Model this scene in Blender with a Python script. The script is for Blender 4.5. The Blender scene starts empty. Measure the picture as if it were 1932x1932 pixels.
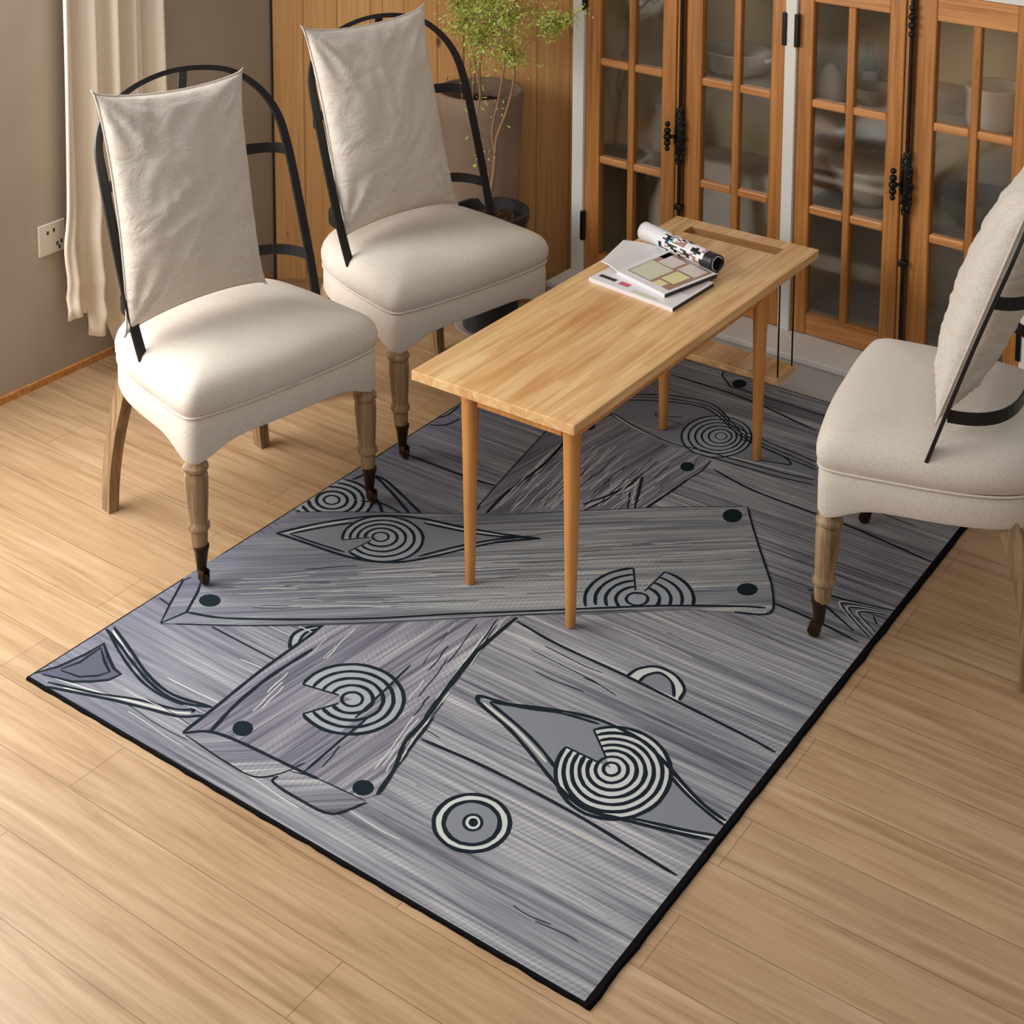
import bpy, bmesh, math, random
from mathutils import Vector, Matrix, noise

scn = bpy.context.scene
COL = scn.collection
rnd = random.Random(11)
V = Vector

# ------------------------------------------------------------------ materials
def srgb(r, g, b):
    f = lambda c: (c / 255 / 12.92) if c / 255 <= .04045 else ((c / 255 + .055) / 1.055) ** 2.4
    return (f(r), f(g), f(b), 1)

def mat(name, col, rough=.6, metal=0, spec=.5):
    m = bpy.data.materials.new(name); m.use_nodes = True
    n = m.node_tree.nodes; b = n['Principled BSDF']
    b.inputs['Base Color'].default_value = col
    b.inputs['Roughness'].default_value = rough
    b.inputs['Metallic'].default_value = metal
    b.inputs['Specular IOR Level'].default_value = spec
    return m

def nd(m, kind, **kw):
    x = m.node_tree.nodes.new(kind)
    for k, v in kw.items():
        if k in x.inputs: x.inputs[k].default_value = v
        else: setattr(x, k, v)
    return x

def ln(m, a, b): m.node_tree.links.new(a, b)

def coords(m, scale=(1, 1, 1), rot=(0, 0, 0), loc=(0, 0, 0), kind='Object', uv=None):
    if uv: t = nd(m, 'ShaderNodeUVMap', uv_map=uv); o = t.outputs['UV']
    else: t = nd(m, 'ShaderNodeTexCoord'); o = t.outputs[kind]
    mp = nd(m, 'ShaderNodeMapping')
    mp.inputs['Scale'].default_value = scale; mp.inputs['Rotation'].default_value = rot; mp.inputs['Location'].default_value = loc
    ln(m, o, mp.inputs['Vector']); return mp.outputs['Vector']

def ramp(m, fac, stops):
    r = nd(m, 'ShaderNodeValToRGB'); e = r.color_ramp.elements
    while len(e) < len(stops): e.new(.5)
    for i, (p, c) in enumerate(stops): e[i].position = p; e[i].color = c
    ln(m, fac, r.inputs['Fac']); return r.outputs['Color']

def mixc(m, a, b, fac, mode='MIX'):
    x = nd(m, 'ShaderNodeMix', data_type='RGBA', blend_type=mode)
    for sock, v in ((x.inputs[6], a), (x.inputs[7], b), (x.inputs[0], fac)):
        if hasattr(v, 'links') or isinstance(v, bpy.types.NodeSocket): ln(m, v, sock)
        else: sock.default_value = v
    return x.outputs[2]

def bump(m, h, strength=.3, dist=.002):
    b = nd(m, 'ShaderNodeBump'); b.inputs['Strength'].default_value = strength; b.inputs['Distance'].default_value = dist
    ln(m, h, b.inputs['Height']); ln(m, b.outputs['Normal'], m.node_tree.nodes['Principled BSDF'].inputs['Normal'])

def base(m): return m.node_tree.nodes['Principled BSDF'].inputs['Base Color']

def wood(name, dark, light, axis='z', fine=90, rough=.5, knots=False, blotch=None):
    m = mat(name, light, rough)
    s = {'x': (2.2, fine, fine), 'y': (fine, 2.2, fine), 'z': (fine, fine, 2.2)}[axis]
    n1 = nd(m, 'ShaderNodeTexNoise', Scale=1.0, Detail=6.0, Roughness=.6, Distortion=.4); ln(m, coords(m, s), n1.inputs['Vector'])
    c = ramp(m, n1.outputs['Fac'], [(.3, dark), (.7, light)])
    s2 = tuple(v * (.12 if v > 3 else .6) for v in s)
    n2 = nd(m, 'ShaderNodeTexNoise', Scale=1.0, Detail=3.0); ln(m, coords(m, s2), n2.inputs['Vector'])
    c = mixc(m, c, blotch or (dark[0], dark[1], dark[2], 1), ramp(m, n2.outputs['Fac'], [(.5, (0, 0, 0, 1)), (.8, (.6, .6, .6, 1))]))
    if knots:
        v = nd(m, 'ShaderNodeTexVoronoi', Scale=1.0); ln(m, coords(m, {'z': (11, 11, 5), 'x': (5, 11, 11), 'y': (11, 5, 11)}[axis]), v.inputs['Vector'])
        c = mixc(m, c, srgb(95, 52, 22), ramp(m, v.outputs['Distance'], [(.05, (.85, .85, .85, 1)), (.14, (0, 0, 0, 1))]))
    ln(m, c, base(m)); bump(m, n1.outputs['Fac'], .12, .001)
    return m

def fabric(name, col, dark, scale=420, wrinkle=0.0, rough=.95):
    m = mat(name, col, rough, spec=.15)
    m.node_tree.nodes['Principled BSDF'].inputs['Sheen Weight'].default_value = .15
    w1 = nd(m, 'ShaderNodeTexNoise', Scale=1.0, Detail=2.0); ln(m, coords(m, (scale * .25, scale, scale)), w1.inputs['Vector'])
    w2 = nd(m, 'ShaderNodeTexNoise', Scale=1.0, Detail=2.0); ln(m, coords(m, (scale, scale, scale * .25)), w2.inputs['Vector'])
    f = mixc(m, w1.outputs['Fac'], w2.outputs['Fac'], .5)
    big = nd(m, 'ShaderNodeTexNoise', Scale=7.0, Detail=4.0); ln(m, coords(m), big.inputs['Vector'])
    c = ramp(m, f, [(.35, dark), (.6, col)])
    c = mixc(m, c, dark, ramp(m, big.outputs['Fac'], [(.5, (0, 0, 0, 1)), (.8, (.35, .35, .35, 1))]))
    ln(m, c, base(m))
    if wrinkle:
        wr = nd(m, 'ShaderNodeTexNoise', Scale=1.0, Detail=5.0, Distortion=.8); ln(m, coords(m, (9, 7, 16), (0.3, 0, 0)), wr.inputs['Vector'])
        bump(m, wr.outputs['Fac'], wrinkle, .02)
    else: bump(m, f, .15, .001)
    return m

M = {}
# laminate floor: 15 cm boards along X
m = mat('laminate_floor', srgb(190, 155, 115), .36, spec=.5); M['floor'] = m
br = nd(m, 'ShaderNodeTexBrick', **{'Scale': 1.0, 'Mortar Size': .0012, 'Mortar Smooth': .1, 'Brick Width': 1.22, 'Row Height': .15, 'Bias': 0.0})
br.offset = .37; br.inputs['Color1'].default_value = (.35, .35, .35, 1); br.inputs['Color2'].default_value = (.65, .65, .65, 1); br.inputs['Mortar'].default_value = (0, 0, 0, 1)
ln(m, coords(m, loc=(.1, 0, 0)), br.inputs['Vector'])
g1 = nd(m, 'ShaderNodeTexNoise', Scale=1.0, Detail=8.0, Roughness=.62, Distortion=.5); ln(m, coords(m, (2.6, 44, 1)), g1.inputs['Vector'])
g2 = nd(m, 'ShaderNodeTexNoise', Scale=1.0, Detail=3.0); ln(m, coords(m, (1.1, 5, 1)), g2.inputs['Vector'])
c = ramp(m, g1.outputs['Fac'], [(.25, srgb(134, 102, 70)), (.48, srgb(172, 140, 105)), (.75, srgb(196, 167, 133))])
c = mixc(m, c, srgb(176, 144, 108), ramp(m, g2.outputs['Fac'], [(.42, (0, 0, 0, 1)), (.75, (.55, .55, .55, 1))]))
c = mixc(m, c, br.outputs['Color'], .16, 'OVERLAY')
inv = nd(m, 'ShaderNodeInvert'); 
c = mixc(m, c, srgb(110, 78, 50), ramp(m, br.outputs['Fac'], [(.4, (0, 0, 0, 1)), (.6, (.55, .55, .55, 1))]))
ln(m, c, base(m)); bump(m, g1.outputs['Fac'], .12, .001)

def plaster(name, a, b, rough=.9):
    m = mat(name, a, rough, spec=.2)
    n = nd(m, 'ShaderNodeTexNoise', Scale=2.2, Detail=5.0); ln(m, coords(m), n.inputs['Vector'])
    ln(m, ramp(m, n.outputs['Fac'], [(.35, b), (.65, a)]), base(m))
    n2 = nd(m, 'ShaderNodeTexNoise', Scale=160.0, Detail=3.0); ln(m, coords(m), n2.inputs['Vector']); bump(m, n2.outputs['Fac'], .08, .001)
    return m
M['wall'] = plaster('taupe_plaster', srgb(178, 167, 151), srgb(169, 157, 141))
M['white'] = plaster('white_paint', srgb(240, 237, 230), srgb(232, 229, 222), .5)
M['riser'] = plaster('grey_render', srgb(212, 207, 199), srgb(204, 199, 191), .8)
M['cab_in'] = plaster('cabinet_lining', srgb(206, 190, 160), srgb(190, 172, 140))
M['shelf'] = plaster('pale_shelf', srgb(205, 195, 182), srgb(190, 180, 166), .4)
M['orange'] = wood('honey_pine', srgb(158, 96, 40), srgb(212, 146, 78), 'z', 70, .4)
M['orange_h'] = wood('honey_pine_rail', srgb(176, 108, 50), srgb(226, 162, 98), 'x', 70, .4)
M['leg_oak'] = wood('limed_oak', srgb(100, 74, 48), srgb(172, 142, 104), 'z', 60, .55)
M['slot'] = wood('oak_recess', srgb(146, 98, 56), srgb(186, 138, 88), 'x', 50, .5)
M['table_leg'] = wood('oak_leg', srgb(184, 116, 54), srgb(220, 156, 86), 'z', 60, .4)

# knotty pine panel, 9 cm boards
m = wood('knotty_pine', srgb(208, 152, 92), srgb(232, 182, 120), 'z', 75, .5, knots=True); M['pine'] = m
old = base(m).links[0].from_socket
sx = nd(m, 'ShaderNodeSeparateXYZ'); ln(m, coords(m), sx.inputs[0])
mo = nd(m, 'ShaderNodeMath', operation='PINGPONG'); mo.inputs[1].default_value = .062; ln(m, sx.outputs['X'], mo.inputs[0])
line = ramp(m, mo.outputs[0], [(.0012, (1, 1, 1, 1)), (.003, (0, 0, 0, 1))])
fl = nd(m, 'ShaderNodeMath', operation='SNAP'); fl.inputs[1].default_value = .124; ln(m, sx.outputs['X'], fl.inputs[0])
wn = nd(m, 'ShaderNodeTexWhiteNoise', noise_dimensions='1D'); ln(m, fl.outputs[0], wn.inputs['W'])
c = mixc(m, old, wn.outputs['Value'], .22, 'SOFT_LIGHT'); c = mixc(m, c, srgb(120, 74, 34), mixc(m, (0, 0, 0, 1), line, .7)); ln(m, c, base(m))

# butcher block table top: finger jointed staves along Y
m = mat('oak_staves', srgb(222, 178, 120), .38); M['top'] = m
br = nd(m, 'ShaderNodeTexBrick', **{'Scale': 1.0, 'Mortar Size': .0, 'Brick Width': .34, 'Row Height': .042, 'Bias': 0.0})
br.offset = .43; br.inputs['Color1'].default_value = (.25, .25, .25, 1); br.inputs['Color2'].default_value = (.8, .8, .8, 1)
ln(m, coords(m, rot=(0, 0, math.pi / 2), loc=(.03, .1, 0)), br.inputs['Vector'])
g1 = nd(m, 'ShaderNodeTexNoise', Scale=1.0, Detail=6.0, Distortion=.6); ln(m, coords(m, (60, 3, 60)), g1.inputs['Vector'])
g2 = nd(m, 'ShaderNodeTexNoise', Scale=1.0, Detail=2.0); ln(m, coords(m, (14, 2.4, 14)), g2.inputs['Vector'])
c = ramp(m, g1.outputs['Fac'], [(.3, srgb(206, 154, 96)), (.65, srgb(236, 196, 142))])
c = mixc(m, c, srgb(196, 132, 76), ramp(m, g2.outputs['Fac'], [(.5, (0, 0, 0, 1)), (.72, (.55, .55, .55, 1))]))
c = mixc(m, c, br.outputs['Color'], .35, 'SOFT_LIGHT'); ln(m, c, base(m))

M['linen'] = fabric('beige_linen', srgb(220, 210, 198), srgb(202, 191, 178))
M['cushion'] = fabric('cushion_linen', srgb(216, 207, 196), srgb(196, 186, 174), 380, .5)
M['curtain'] = fabric('sheer_linen', srgb(242, 231, 214), srgb(232, 220, 201), 500)
tr = M['curtain'].node_tree.nodes['Principled BSDF']; tr.inputs['Transmission Weight'].default_value = 0
M['iron'] = mat('black_iron', srgb(30, 29, 30), .42, .35)
M['brass'] = mat('dark_brass', srgb(74, 52, 32), .35, .8)
M['black'] = mat('black_cast', srgb(16, 16, 18), .35, .2)
M['plastic'] = mat('white_plastic', srgb(214, 206, 192), .35)
M['hole'] = mat('dark_slot', srgb(40, 34, 30), .8)
M['darkpot'] = plaster('dark_glaze', srgb(62, 60, 60), srgb(44, 42, 42), .35)
M['claypot'] = plaster('weathered_clay', srgb(166, 144, 122), srgb(128, 108, 92), .85)
M['soil'] = plaster('soil', srgb(92, 66, 44), srgb(44, 32, 24))
M['bark'] = mat('thin_bark', srgb(150, 118, 86), .8)
M['leaf'] = mat('fresh_leaf', srgb(170, 186, 74), .55)
M['leaf'].node_tree.nodes['Principled BSDF'].inputs['Subsurface Weight'].default_value = .0
lo = nd(M['leaf'], 'ShaderNodeObjectInfo')
n = nd(M['leaf'], 'ShaderNodeTexNoise', Scale=16.0); ln(M['leaf'], coords(M['leaf']), n.inputs['Vector'])
ln(M['leaf'], ramp(M['leaf'], n.outputs['Fac'], [(.35, srgb(152, 176, 56)), (.65, srgb(214, 222, 120))]), base(M['leaf']))
M['ceramic'] = plaster('pale_ceramic', srgb(214, 206, 196), srgb(196, 188, 178), .3)
M['stone'] = plaster('stoneware', srgb(150, 132, 108), srgb(128, 110, 88), .4)
M['bottle'] = mat('green_glass', srgb(34, 104, 74), .15)
M['paper'] = mat('magazine_paper', srgb(238, 236, 238), .35)
M['ink_black'] = mat('black_ink', srgb(28, 26, 32), .35)
M['ink_brown'] = mat('brown_photo', srgb(164, 132, 116), .4)
M['ink_green'] = mat('pale_green_photo', srgb(216, 218, 190), .4)
M['ink_yellow'] = mat('yellow_photo', srgb(232, 226, 168), .4)
M['ink_red'] = mat('red_ink', srgb(214, 84, 104), .4)
M['ink_cyan'] = mat('blue_ink', srgb(90, 186, 206), .4)
M['ink_pink'] = mat('pale_photo', srgb(222, 210, 204), .4)

# glass: mostly see-through with a soft reflection
m = bpy.data.materials.new('cabinet_glass'); m.use_nodes = True; nt = m.node_tree; nt.nodes.clear()
o = nt.nodes.new('ShaderNodeOutputMaterial'); mx = nt.nodes.new('ShaderNodeMixShader'); t = nt.nodes.new('ShaderNodeBsdfTransparent'); g = nt.nodes.new('ShaderNodeBsdfGlossy')
g.inputs['Roughness'].default_value = .08; t.inputs['Color'].default_value = (.95, .95, .93, 1)
mx.inputs[0].default_value = .1; nt.links.new(t.outputs[0], mx.inputs[1]); nt.links.new(g.outputs[0], mx.inputs[2]); nt.links.new(mx.outputs[0], o.inputs[0]); M['glass'] = m

# rug: printed timber in greys; grain runs along the UV's u
def rugmat(name, lo_, hi_, con=1.0):
    m = mat(name, hi_, .95, spec=.1)
    a = nd(m, 'ShaderNodeTexNoise', Scale=1.0, Detail=6.0, Roughness=.65, Distortion=.35); ln(m, coords(m, (1.8, 80, 1), uv='grain'), a.inputs['Vector'])
    b = nd(m, 'ShaderNodeTexNoise', Scale=1.0, Detail=3.0); ln(m, coords(m, (1.1, 11, 1), uv='grain'), b.inputs['Vector'])
    f = mixc(m, a.outputs['Fac'], b.outputs['Fac'], .35)
    c = ramp(m, f, [(.34, srgb(64, 64, 76)), (.45, lo_), (.56, hi_), (.66, srgb(196, 194, 188))])
    w = nd(m, 'ShaderNodeTexWave', wave_type='BANDS', bands_direction='X', Scale=26.0, Distortion=1.2); ln(m, coords(m, (1, 1, 1), (0, 0, .5), uv='grain'), w.inputs['Vector'])
    c = mixc(m, c, w.outputs['Color'], mixc(m, (0, 0, 0, 1), ramp(m, b.outputs['Fac'], [(.45, (0, 0, 0, 1)), (.62, (1, 1, 1, 1))]), .14), 'SOFT_LIGHT')
    # colour turns bluer and deeper towards the left border
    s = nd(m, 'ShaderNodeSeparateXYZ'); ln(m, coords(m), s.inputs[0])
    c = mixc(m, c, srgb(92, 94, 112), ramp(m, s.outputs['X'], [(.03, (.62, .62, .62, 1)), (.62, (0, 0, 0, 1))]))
    ln(m, c, base(m)); return m
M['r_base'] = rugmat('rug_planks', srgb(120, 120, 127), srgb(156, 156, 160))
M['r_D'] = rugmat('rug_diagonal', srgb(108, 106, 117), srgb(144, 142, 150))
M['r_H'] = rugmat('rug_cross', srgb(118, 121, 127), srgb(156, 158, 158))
M['r_f'] = mat('rug_ring_fill', srgb(148, 154, 160), .95, spec=.1)
M['r_F'] = mat('rug_pale_fill', srgb(190, 193, 190), .95, spec=.1)
M['r_g'] = mat('rug_knot_fill', srgb(124, 127, 134), .95, spec=.1)
M['r_d'] = mat('rug_deep_fill', srgb(84, 86, 100), .95, spec=.1)
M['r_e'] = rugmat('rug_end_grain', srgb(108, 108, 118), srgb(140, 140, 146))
M['r_n'] = mat('rug_nail', srgb(22, 34, 40), .95, spec=.1)
M['r_l'] = mat('rug_line', srgb(26, 34, 42), .95, spec=.1)
M['r_w'] = mat('rug_light_line', srgb(190, 190, 184), .95, spec=.1)
M['r_edge'] = mat('rug_binding', srgb(12, 10, 12), .9, spec=.1)

# printed pattern of the rug, millimetres from its front-left corner: (layer, kind, line width, smooth, points)
RUG_PRINT = [
(0,'l',7,1,'877,364,1022,375,1160,376,1297,371,1430,359,1553,348'),
(0,'l',7,1,'801,831,931,814,1128,809,1290,798,1443,788,1550,775'),
(0,'l',7,1,'1276,1266,1402,1260,1550,1238'),
(0,'l',7,1,'844,1754,992,1717,1193,1707,1321,1701,1543,1669'),
(0,'l',7,1,'13,387,62,381'),
(0,'l',7,1,'209,380,422,377'),
(0,'l',7,1,'70,1301,287,1301,392,1312'),
(0,'l',7,1,'441,2205,707,2200,992,2138'),
(0,'l',3,1,'1051,747,1095,746,1147,737'),
(0,'l',3,1,'891,760,986,755,1093,749'),
(0,'d',0,0,'6,21,47,110,46,182,116,147,165,134,159,95,112,57'),
(0,'l',7,0,'0,14,27,64,42,130,45,184,95,156,139,135,168,131,161,101,131,72,96,47,19,25'),
(0,'l',6,0,'39,63,55,103,52,169,100,140,140,121,129,97,97,69,43,59'),
(0,'l',7,1,'5,225,77,204,157,176,263,146,354,143,426,172'),
(0,'l',7,1,'14,241,113,206,218,167,319,151,425,173'),
(0,'l',6,1,'19,221,111,180,214,145,294,134,366,140'),
(0,'l',7,1,'47,-4,131,26,234,62,340,93,391,109,432,143'),
(0,'l',6,1,'53,14,173,52,269,93,362,120,398,142,401,134'),
(0,'w',4,1,'49,32,139,50,224,70'),
(0,'w',5,1,'99,22,224,70,358,108,402,130'),
(0,'w',5,1,'24,230,119,192,226,154,321,141'),
(0,'f',0,0,'420,432,391,472,404,527,457,565,443,504,442,440'),
(0,'l',8,1,'433,426,409,442,390,479,407,524,457,565'),
(0,'l',7,1,'439,446,419,467,412,500,432,539'),
(0,'f',0,0,'150,1045,138,1057,125,1067,110,1076,94,1083,77,1088,60,1091,43,1091,26,1089,9,1085,-6,1079,-20,1070,-32,1060,-42,1048,-50,1035,-56,1020,-59,1005,-60,990,-58,974,-54,959,-48,944,-39,930,-28,917,-16,906,-2,896,13,888,29,882,45,878,62,876,78,876,94,878,110,882,124,888,137,896,149,906,159,917,167,930,173,943,176,958,178,972,177,988,173,1003,168,1018,160,1032'),
(0,'l',6.4,0,'73,995,67,1000,60,1003,53,1004,45,1003,39,1000,34,995,32,989,31,982,33,975,37,969,43,965,50,962,57,961,64,962,71,965,75,970,78,976,79,982,77,989,73,995'),
(0,'l',8,0,'92,1008,81,1017,67,1023,52,1026,37,1023,25,1017,15,1007,10,995,9,982,13,968,21,956,32,947,46,941,61,939,75,941,88,948,97,957,102,969,104,982,100,995,92,1008'),
(0,'l',8,0,'111,1020,104,1027,96,1033,87,1039,78,1043,68,1045,57,1047,47,1047,37,1046,27,1043,18,1040,10,1035,3,1029,-3,1022,-8,1014,-12,1005,-14,996,-14,987,-13,978,-11,968,-7,959,-2,951,4,943,12,936,20,930,29,925,38,922,48,919,58,918,68,918,78,919,88,922,96,925,104,930,111,936,117,943,122,951,126,959,128,967,129,976,128,986,126,995,122,1004,118,1012,111,1020'),
(0,'l',8,0,'131,1032,121,1042,110,1050,99,1057,86,1063,72,1067,59,1069,45,1069,31,1067,18,1064,6,1059,-5,1052,-14,1044,-23,1035,-29,1024,-34,1013,-36,1001,-37,988,-36,976,-32,964,-27,952,-20,941,-12,930,-2,921,9,913,21,907,34,902,47,898,60,897,73,897,86,898,99,902,110,907,121,913,130,921,138,930,145,940,149,951,152,963,153,974,152,987,150,999,145,1011,139,1022,131,1032'),
(0,'l',8,0,'150,1045,138,1057,125,1067,110,1076,94,1083,77,1088,60,1091,43,1091,26,1089,9,1085,-6,1079,-20,1070,-32,1060,-42,1048,-50,1035,-56,1020,-59,1005,-60,990,-58,974,-54,959,-48,944,-39,930,-28,917,-16,906,-2,896,13,888,29,882,45,878,62,876,78,876,94,878,110,882,124,888,137,896,149,906,159,917,167,930,173,943,176,958,178,972,177,988,173,1003,168,1018,160,1032,150,1045'),
(0,'l',8,1,'30,1099,54,1152,154,1116,285,1051'),
(0,'l',8,1,'38,1147,104,1152,202,1116,320,1066'),
(0,'l',8,1,'120,1075,175,1046,218,1010'),
(0,'l',6,1,'124,1026,181,1050,264,1042'),
(0,'l',5,1,'-3,1519,15,1562,8,1633'),
(0,'l',6,1,'-3,1474,48,1506,61,1565'),
(0,'g',0,1,'361,1908,451,1845,548,1811,670,1793,788,1808,906,1817,1021,1826,1121,1844,1072,1954,999,1978,886,1994,782,2020,679,2093,605,2105,491,2067,381,1988'),
(0,'l',5,1,'342,1907,451,1845,548,1811,670,1793,788,1808,906,1817,1021,1826,1124,1846'),
(0,'l',5,1,'337,1888,436,1868,532,1837,656,1817,775,1832,894,1842,1009,1851,1112,1870'),
(0,'l',5,1,'367,1978,491,2067,605,2105,679,2093,782,2020,886,1994,999,1978,1073,1966'),
(0,'l',5,1,'376,1964,503,2047,616,2085,692,2068,792,2001,897,1971,1010,1955,1083,1944'),
(0,'l',5,1,'384,1951,513,2030,626,2068,703,2047,801,1985,908,1951,1019,1935,1092,1924'),
(0,'w',5,1,'386,1900,470,1850,599,1820,775,1832,920,1857,1102,1884'),
(0,'w',5,1,'380,1957,504,2046,634,2087,777,2012,897,1971,1078,1948'),
(0,'f',0,0,'848,1991,839,2006,828,2020,816,2033,802,2043,788,2051,773,2057,757,2059,742,2060,727,2057,713,2052,699,2044,687,2034,677,2021,668,2007,662,1991,657,1974,655,1956,655,1937,657,1919,661,1901,667,1883,675,1867,685,1852,696,1839,709,1827,722,1818,737,1811,751,1806,766,1804,781,1804,795,1807,808,1812,821,1820,832,1829,842,1841,851,1854,857,1869,862,1886,865,1903,866,1920,864,1939,861,1956,855,1974'),
(0,'l',4,0,'786,1949,782,1955,777,1958,772,1960,766,1960,761,1958,757,1954,755,1948,754,1942,754,1935,757,1929,761,1923,766,1920,771,1918,776,1918,781,1920,785,1924,788,1930,789,1936,788,1943,786,1949'),
(0,'l',5,0,'798,1958,791,1968,781,1976,770,1980,759,1979,749,1975,741,1966,736,1955,734,1942,736,1929,741,1916,748,1906,758,1898,769,1895,780,1895,789,1900,797,1908,802,1919,804,1932,803,1945,798,1958'),
(0,'l',5,0,'811,1966,806,1974,800,1981,794,1987,788,1992,780,1996,773,1998,765,2000,758,2000,750,1998,743,1996,737,1992,731,1987,726,1981,721,1974,718,1966,716,1957,715,1948,714,1939,715,1930,717,1921,720,1912,724,1904,729,1896,735,1890,741,1884,748,1879,755,1875,762,1873,770,1872,777,1872,784,1873,791,1876,797,1880,803,1884,808,1890,812,1897,816,1905,818,1913,819,1922,820,1931,819,1940,817,1949,814,1958,811,1966'),
(0,'l',5,0,'823,1974,817,1985,810,1994,801,2002,792,2009,783,2014,773,2018,763,2019,752,2019,743,2018,733,2014,724,2009,716,2002,710,1994,704,1985,699,1974,696,1963,695,1951,695,1939,696,1926,699,1914,703,1903,708,1892,714,1882,722,1873,730,1865,739,1858,749,1854,758,1850,768,1849,778,1849,788,1851,797,1854,805,1859,813,1866,820,1874,825,1883,830,1893,833,1904,835,1915,835,1927,834,1939,832,1951,828,1963,823,1974'),
(0,'l',5,0,'836,1982,828,1995,819,2007,808,2017,797,2026,785,2032,773,2037,760,2039,747,2039,735,2037,723,2033,712,2026,702,2018,693,2008,686,1996,681,1982,677,1968,675,1953,675,1938,676,1923,680,1908,685,1893,692,1879,700,1867,709,1856,720,1846,731,1838,743,1832,755,1828,767,1826,779,1827,791,1829,803,1833,813,1839,823,1848,831,1857,838,1869,844,1881,848,1895,850,1909,850,1924,849,1939,846,1954,842,1969,836,1982'),
(0,'l',5,0,'848,1991,839,2006,828,2020,816,2033,802,2043,788,2051,773,2057,757,2059,742,2060,727,2057,713,2052,699,2044,687,2034,677,2021,668,2007,662,1991,657,1974,655,1956,655,1937,657,1919,661,1901,667,1883,675,1867,685,1852,696,1839,709,1827,722,1818,737,1811,751,1806,766,1804,781,1804,795,1807,808,1812,821,1820,832,1829,842,1841,851,1854,857,1869,862,1886,865,1903,866,1920,864,1939,861,1956,855,1974,848,1991'),
(0,'l',5,1,'824,1958,878,1957,980,1938,1017,1911,987,1897,912,1874'),
(0,'l',4,1,'619,1978,580,1954,536,1948,561,1932,645,1934'),
(0,'l',6,0,'802,1966,854,1987'),
(0,'l',7,0,'1545,1413,1430,1385,1327,1370,1398,1329,1492,1278,1553,1255'),
(0,'l',4,1,'1511,1396,1448,1378,1424,1361,1465,1323,1534,1275'),
(0,'w',4,1,'1502,1399,1439,1381,1415,1364,1457,1326,1527,1277'),
(0,'l',4,1,'1520,1390,1465,1372,1447,1354,1483,1323,1539,1286'),
(0,'w',4,1,'1512,1392,1457,1374,1439,1356,1475,1326,1531,1288'),
(0,'l',4,1,'1532,1385,1493,1371,1474,1351,1505,1326,1539,1303'),
(0,'w',4,1,'1524,1387,1485,1373,1466,1353,1497,1328,1531,1305'),
(0,'l',7,0,'1558,1382,1509,1360,1529,1335,1548,1323'),
(0,'g',0,1,'894,554,965,571,1065,616,1148,642,1215,646,1280,640,1360,606,1416,577,1482,548,1552,532,1559,479,1497,456,1423,433,1359,415,1293,396,1241,405,1179,428,1096,468,1014,503,906,535'),
(0,'l',8,1,'903,541,894,554,965,571,1065,616,1148,642,1215,646,1280,640,1360,606,1416,577,1482,548,1552,532'),
(0,'l',8,1,'894,554,906,535,1014,503,1096,468,1179,428,1241,405,1293,396,1359,415,1423,433,1497,456,1559,479'),
(0,'l',7,1,'926,552,1013,585,1081,614,1168,632'),
(0,'l',7,1,'1376,583,1443,552,1504,532,1550,520'),
(0,'l',7,1,'928,549,1030,521,1107,492,1172,458'),
(0,'l',7,1,'1370,427,1428,446,1491,467,1554,493'),
(0,'w',6,1,'907,552,1009,591,1101,626'),
(0,'w',6,1,'1393,584,1461,552,1545,529'),
(0,'w',6,1,'916,540,1031,509,1141,464'),
(0,'w',6,1,'1389,427,1473,455,1556,485'),
(0,'F',0,0,'1149,528,1151,510,1155,492,1161,475,1169,459,1179,444,1190,430,1203,418,1216,407,1231,399,1246,392,1261,388,1277,386,1292,385,1308,388,1322,392,1336,398,1349,406,1361,416,1371,427,1380,440,1387,455,1393,470,1397,486,1399,503,1398,521,1396,538,1392,555,1386,572,1378,589,1368,604,1357,618,1344,630,1330,641,1315,649,1299,656,1283,660,1266,662,1249,661,1233,658,1218,653,1203,645,1190,635,1179,623,1169,609,1265,528'),
(0,'l',6.4,0,'1281,537,1277,542,1272,545,1267,547,1261,546,1256,544,1252,540,1250,535,1249,529,1250,523,1253,517,1257,512,1262,509,1267,507,1273,508,1278,510,1281,514,1284,519,1285,525,1284,532,1281,537'),
(0,'l',6.4,0,'1297,546,1289,556,1279,562,1268,566,1257,565,1247,560,1239,552,1234,541,1233,529,1235,517,1240,505,1248,496,1258,489,1269,487,1280,487,1290,492,1297,500,1302,510,1304,522,1302,535,1297,546'),
(0,'l',8,0,'1216,528,1217,521,1218,513,1221,506,1224,499,1228,492,1233,486,1238,480,1244,476,1250,472,1257,469,1264,467,1270,466,1277,466,1284,467,1290,468,1296,471,1302,475,1307,479,1312,484,1316,490,1319,496,1321,503,1323,510,1323,517,1323,525,1322,533,1320,540,1317,547,1314,554,1309,561,1304,567,1299,572,1293,576,1286,580,1280,582,1273,584,1266,585,1259,584,1252,583,1245,581,1239,577,1234,573,1229,568,1225,562'),
(0,'l',8,0,'1199,528,1200,518,1203,508,1206,498,1210,489,1216,480,1222,472,1229,465,1237,459,1245,453,1254,450,1263,447,1272,446,1281,445,1290,446,1298,449,1307,452,1314,457,1321,463,1327,470,1332,477,1336,486,1339,495,1341,504,1342,514,1342,524,1341,534,1338,544,1335,554,1330,563,1324,571,1318,579,1310,586,1302,592,1293,597,1284,600,1275,603,1266,604,1256,603,1247,601,1239,598,1231,594,1223,588,1217,581,1211,574'),
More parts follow.
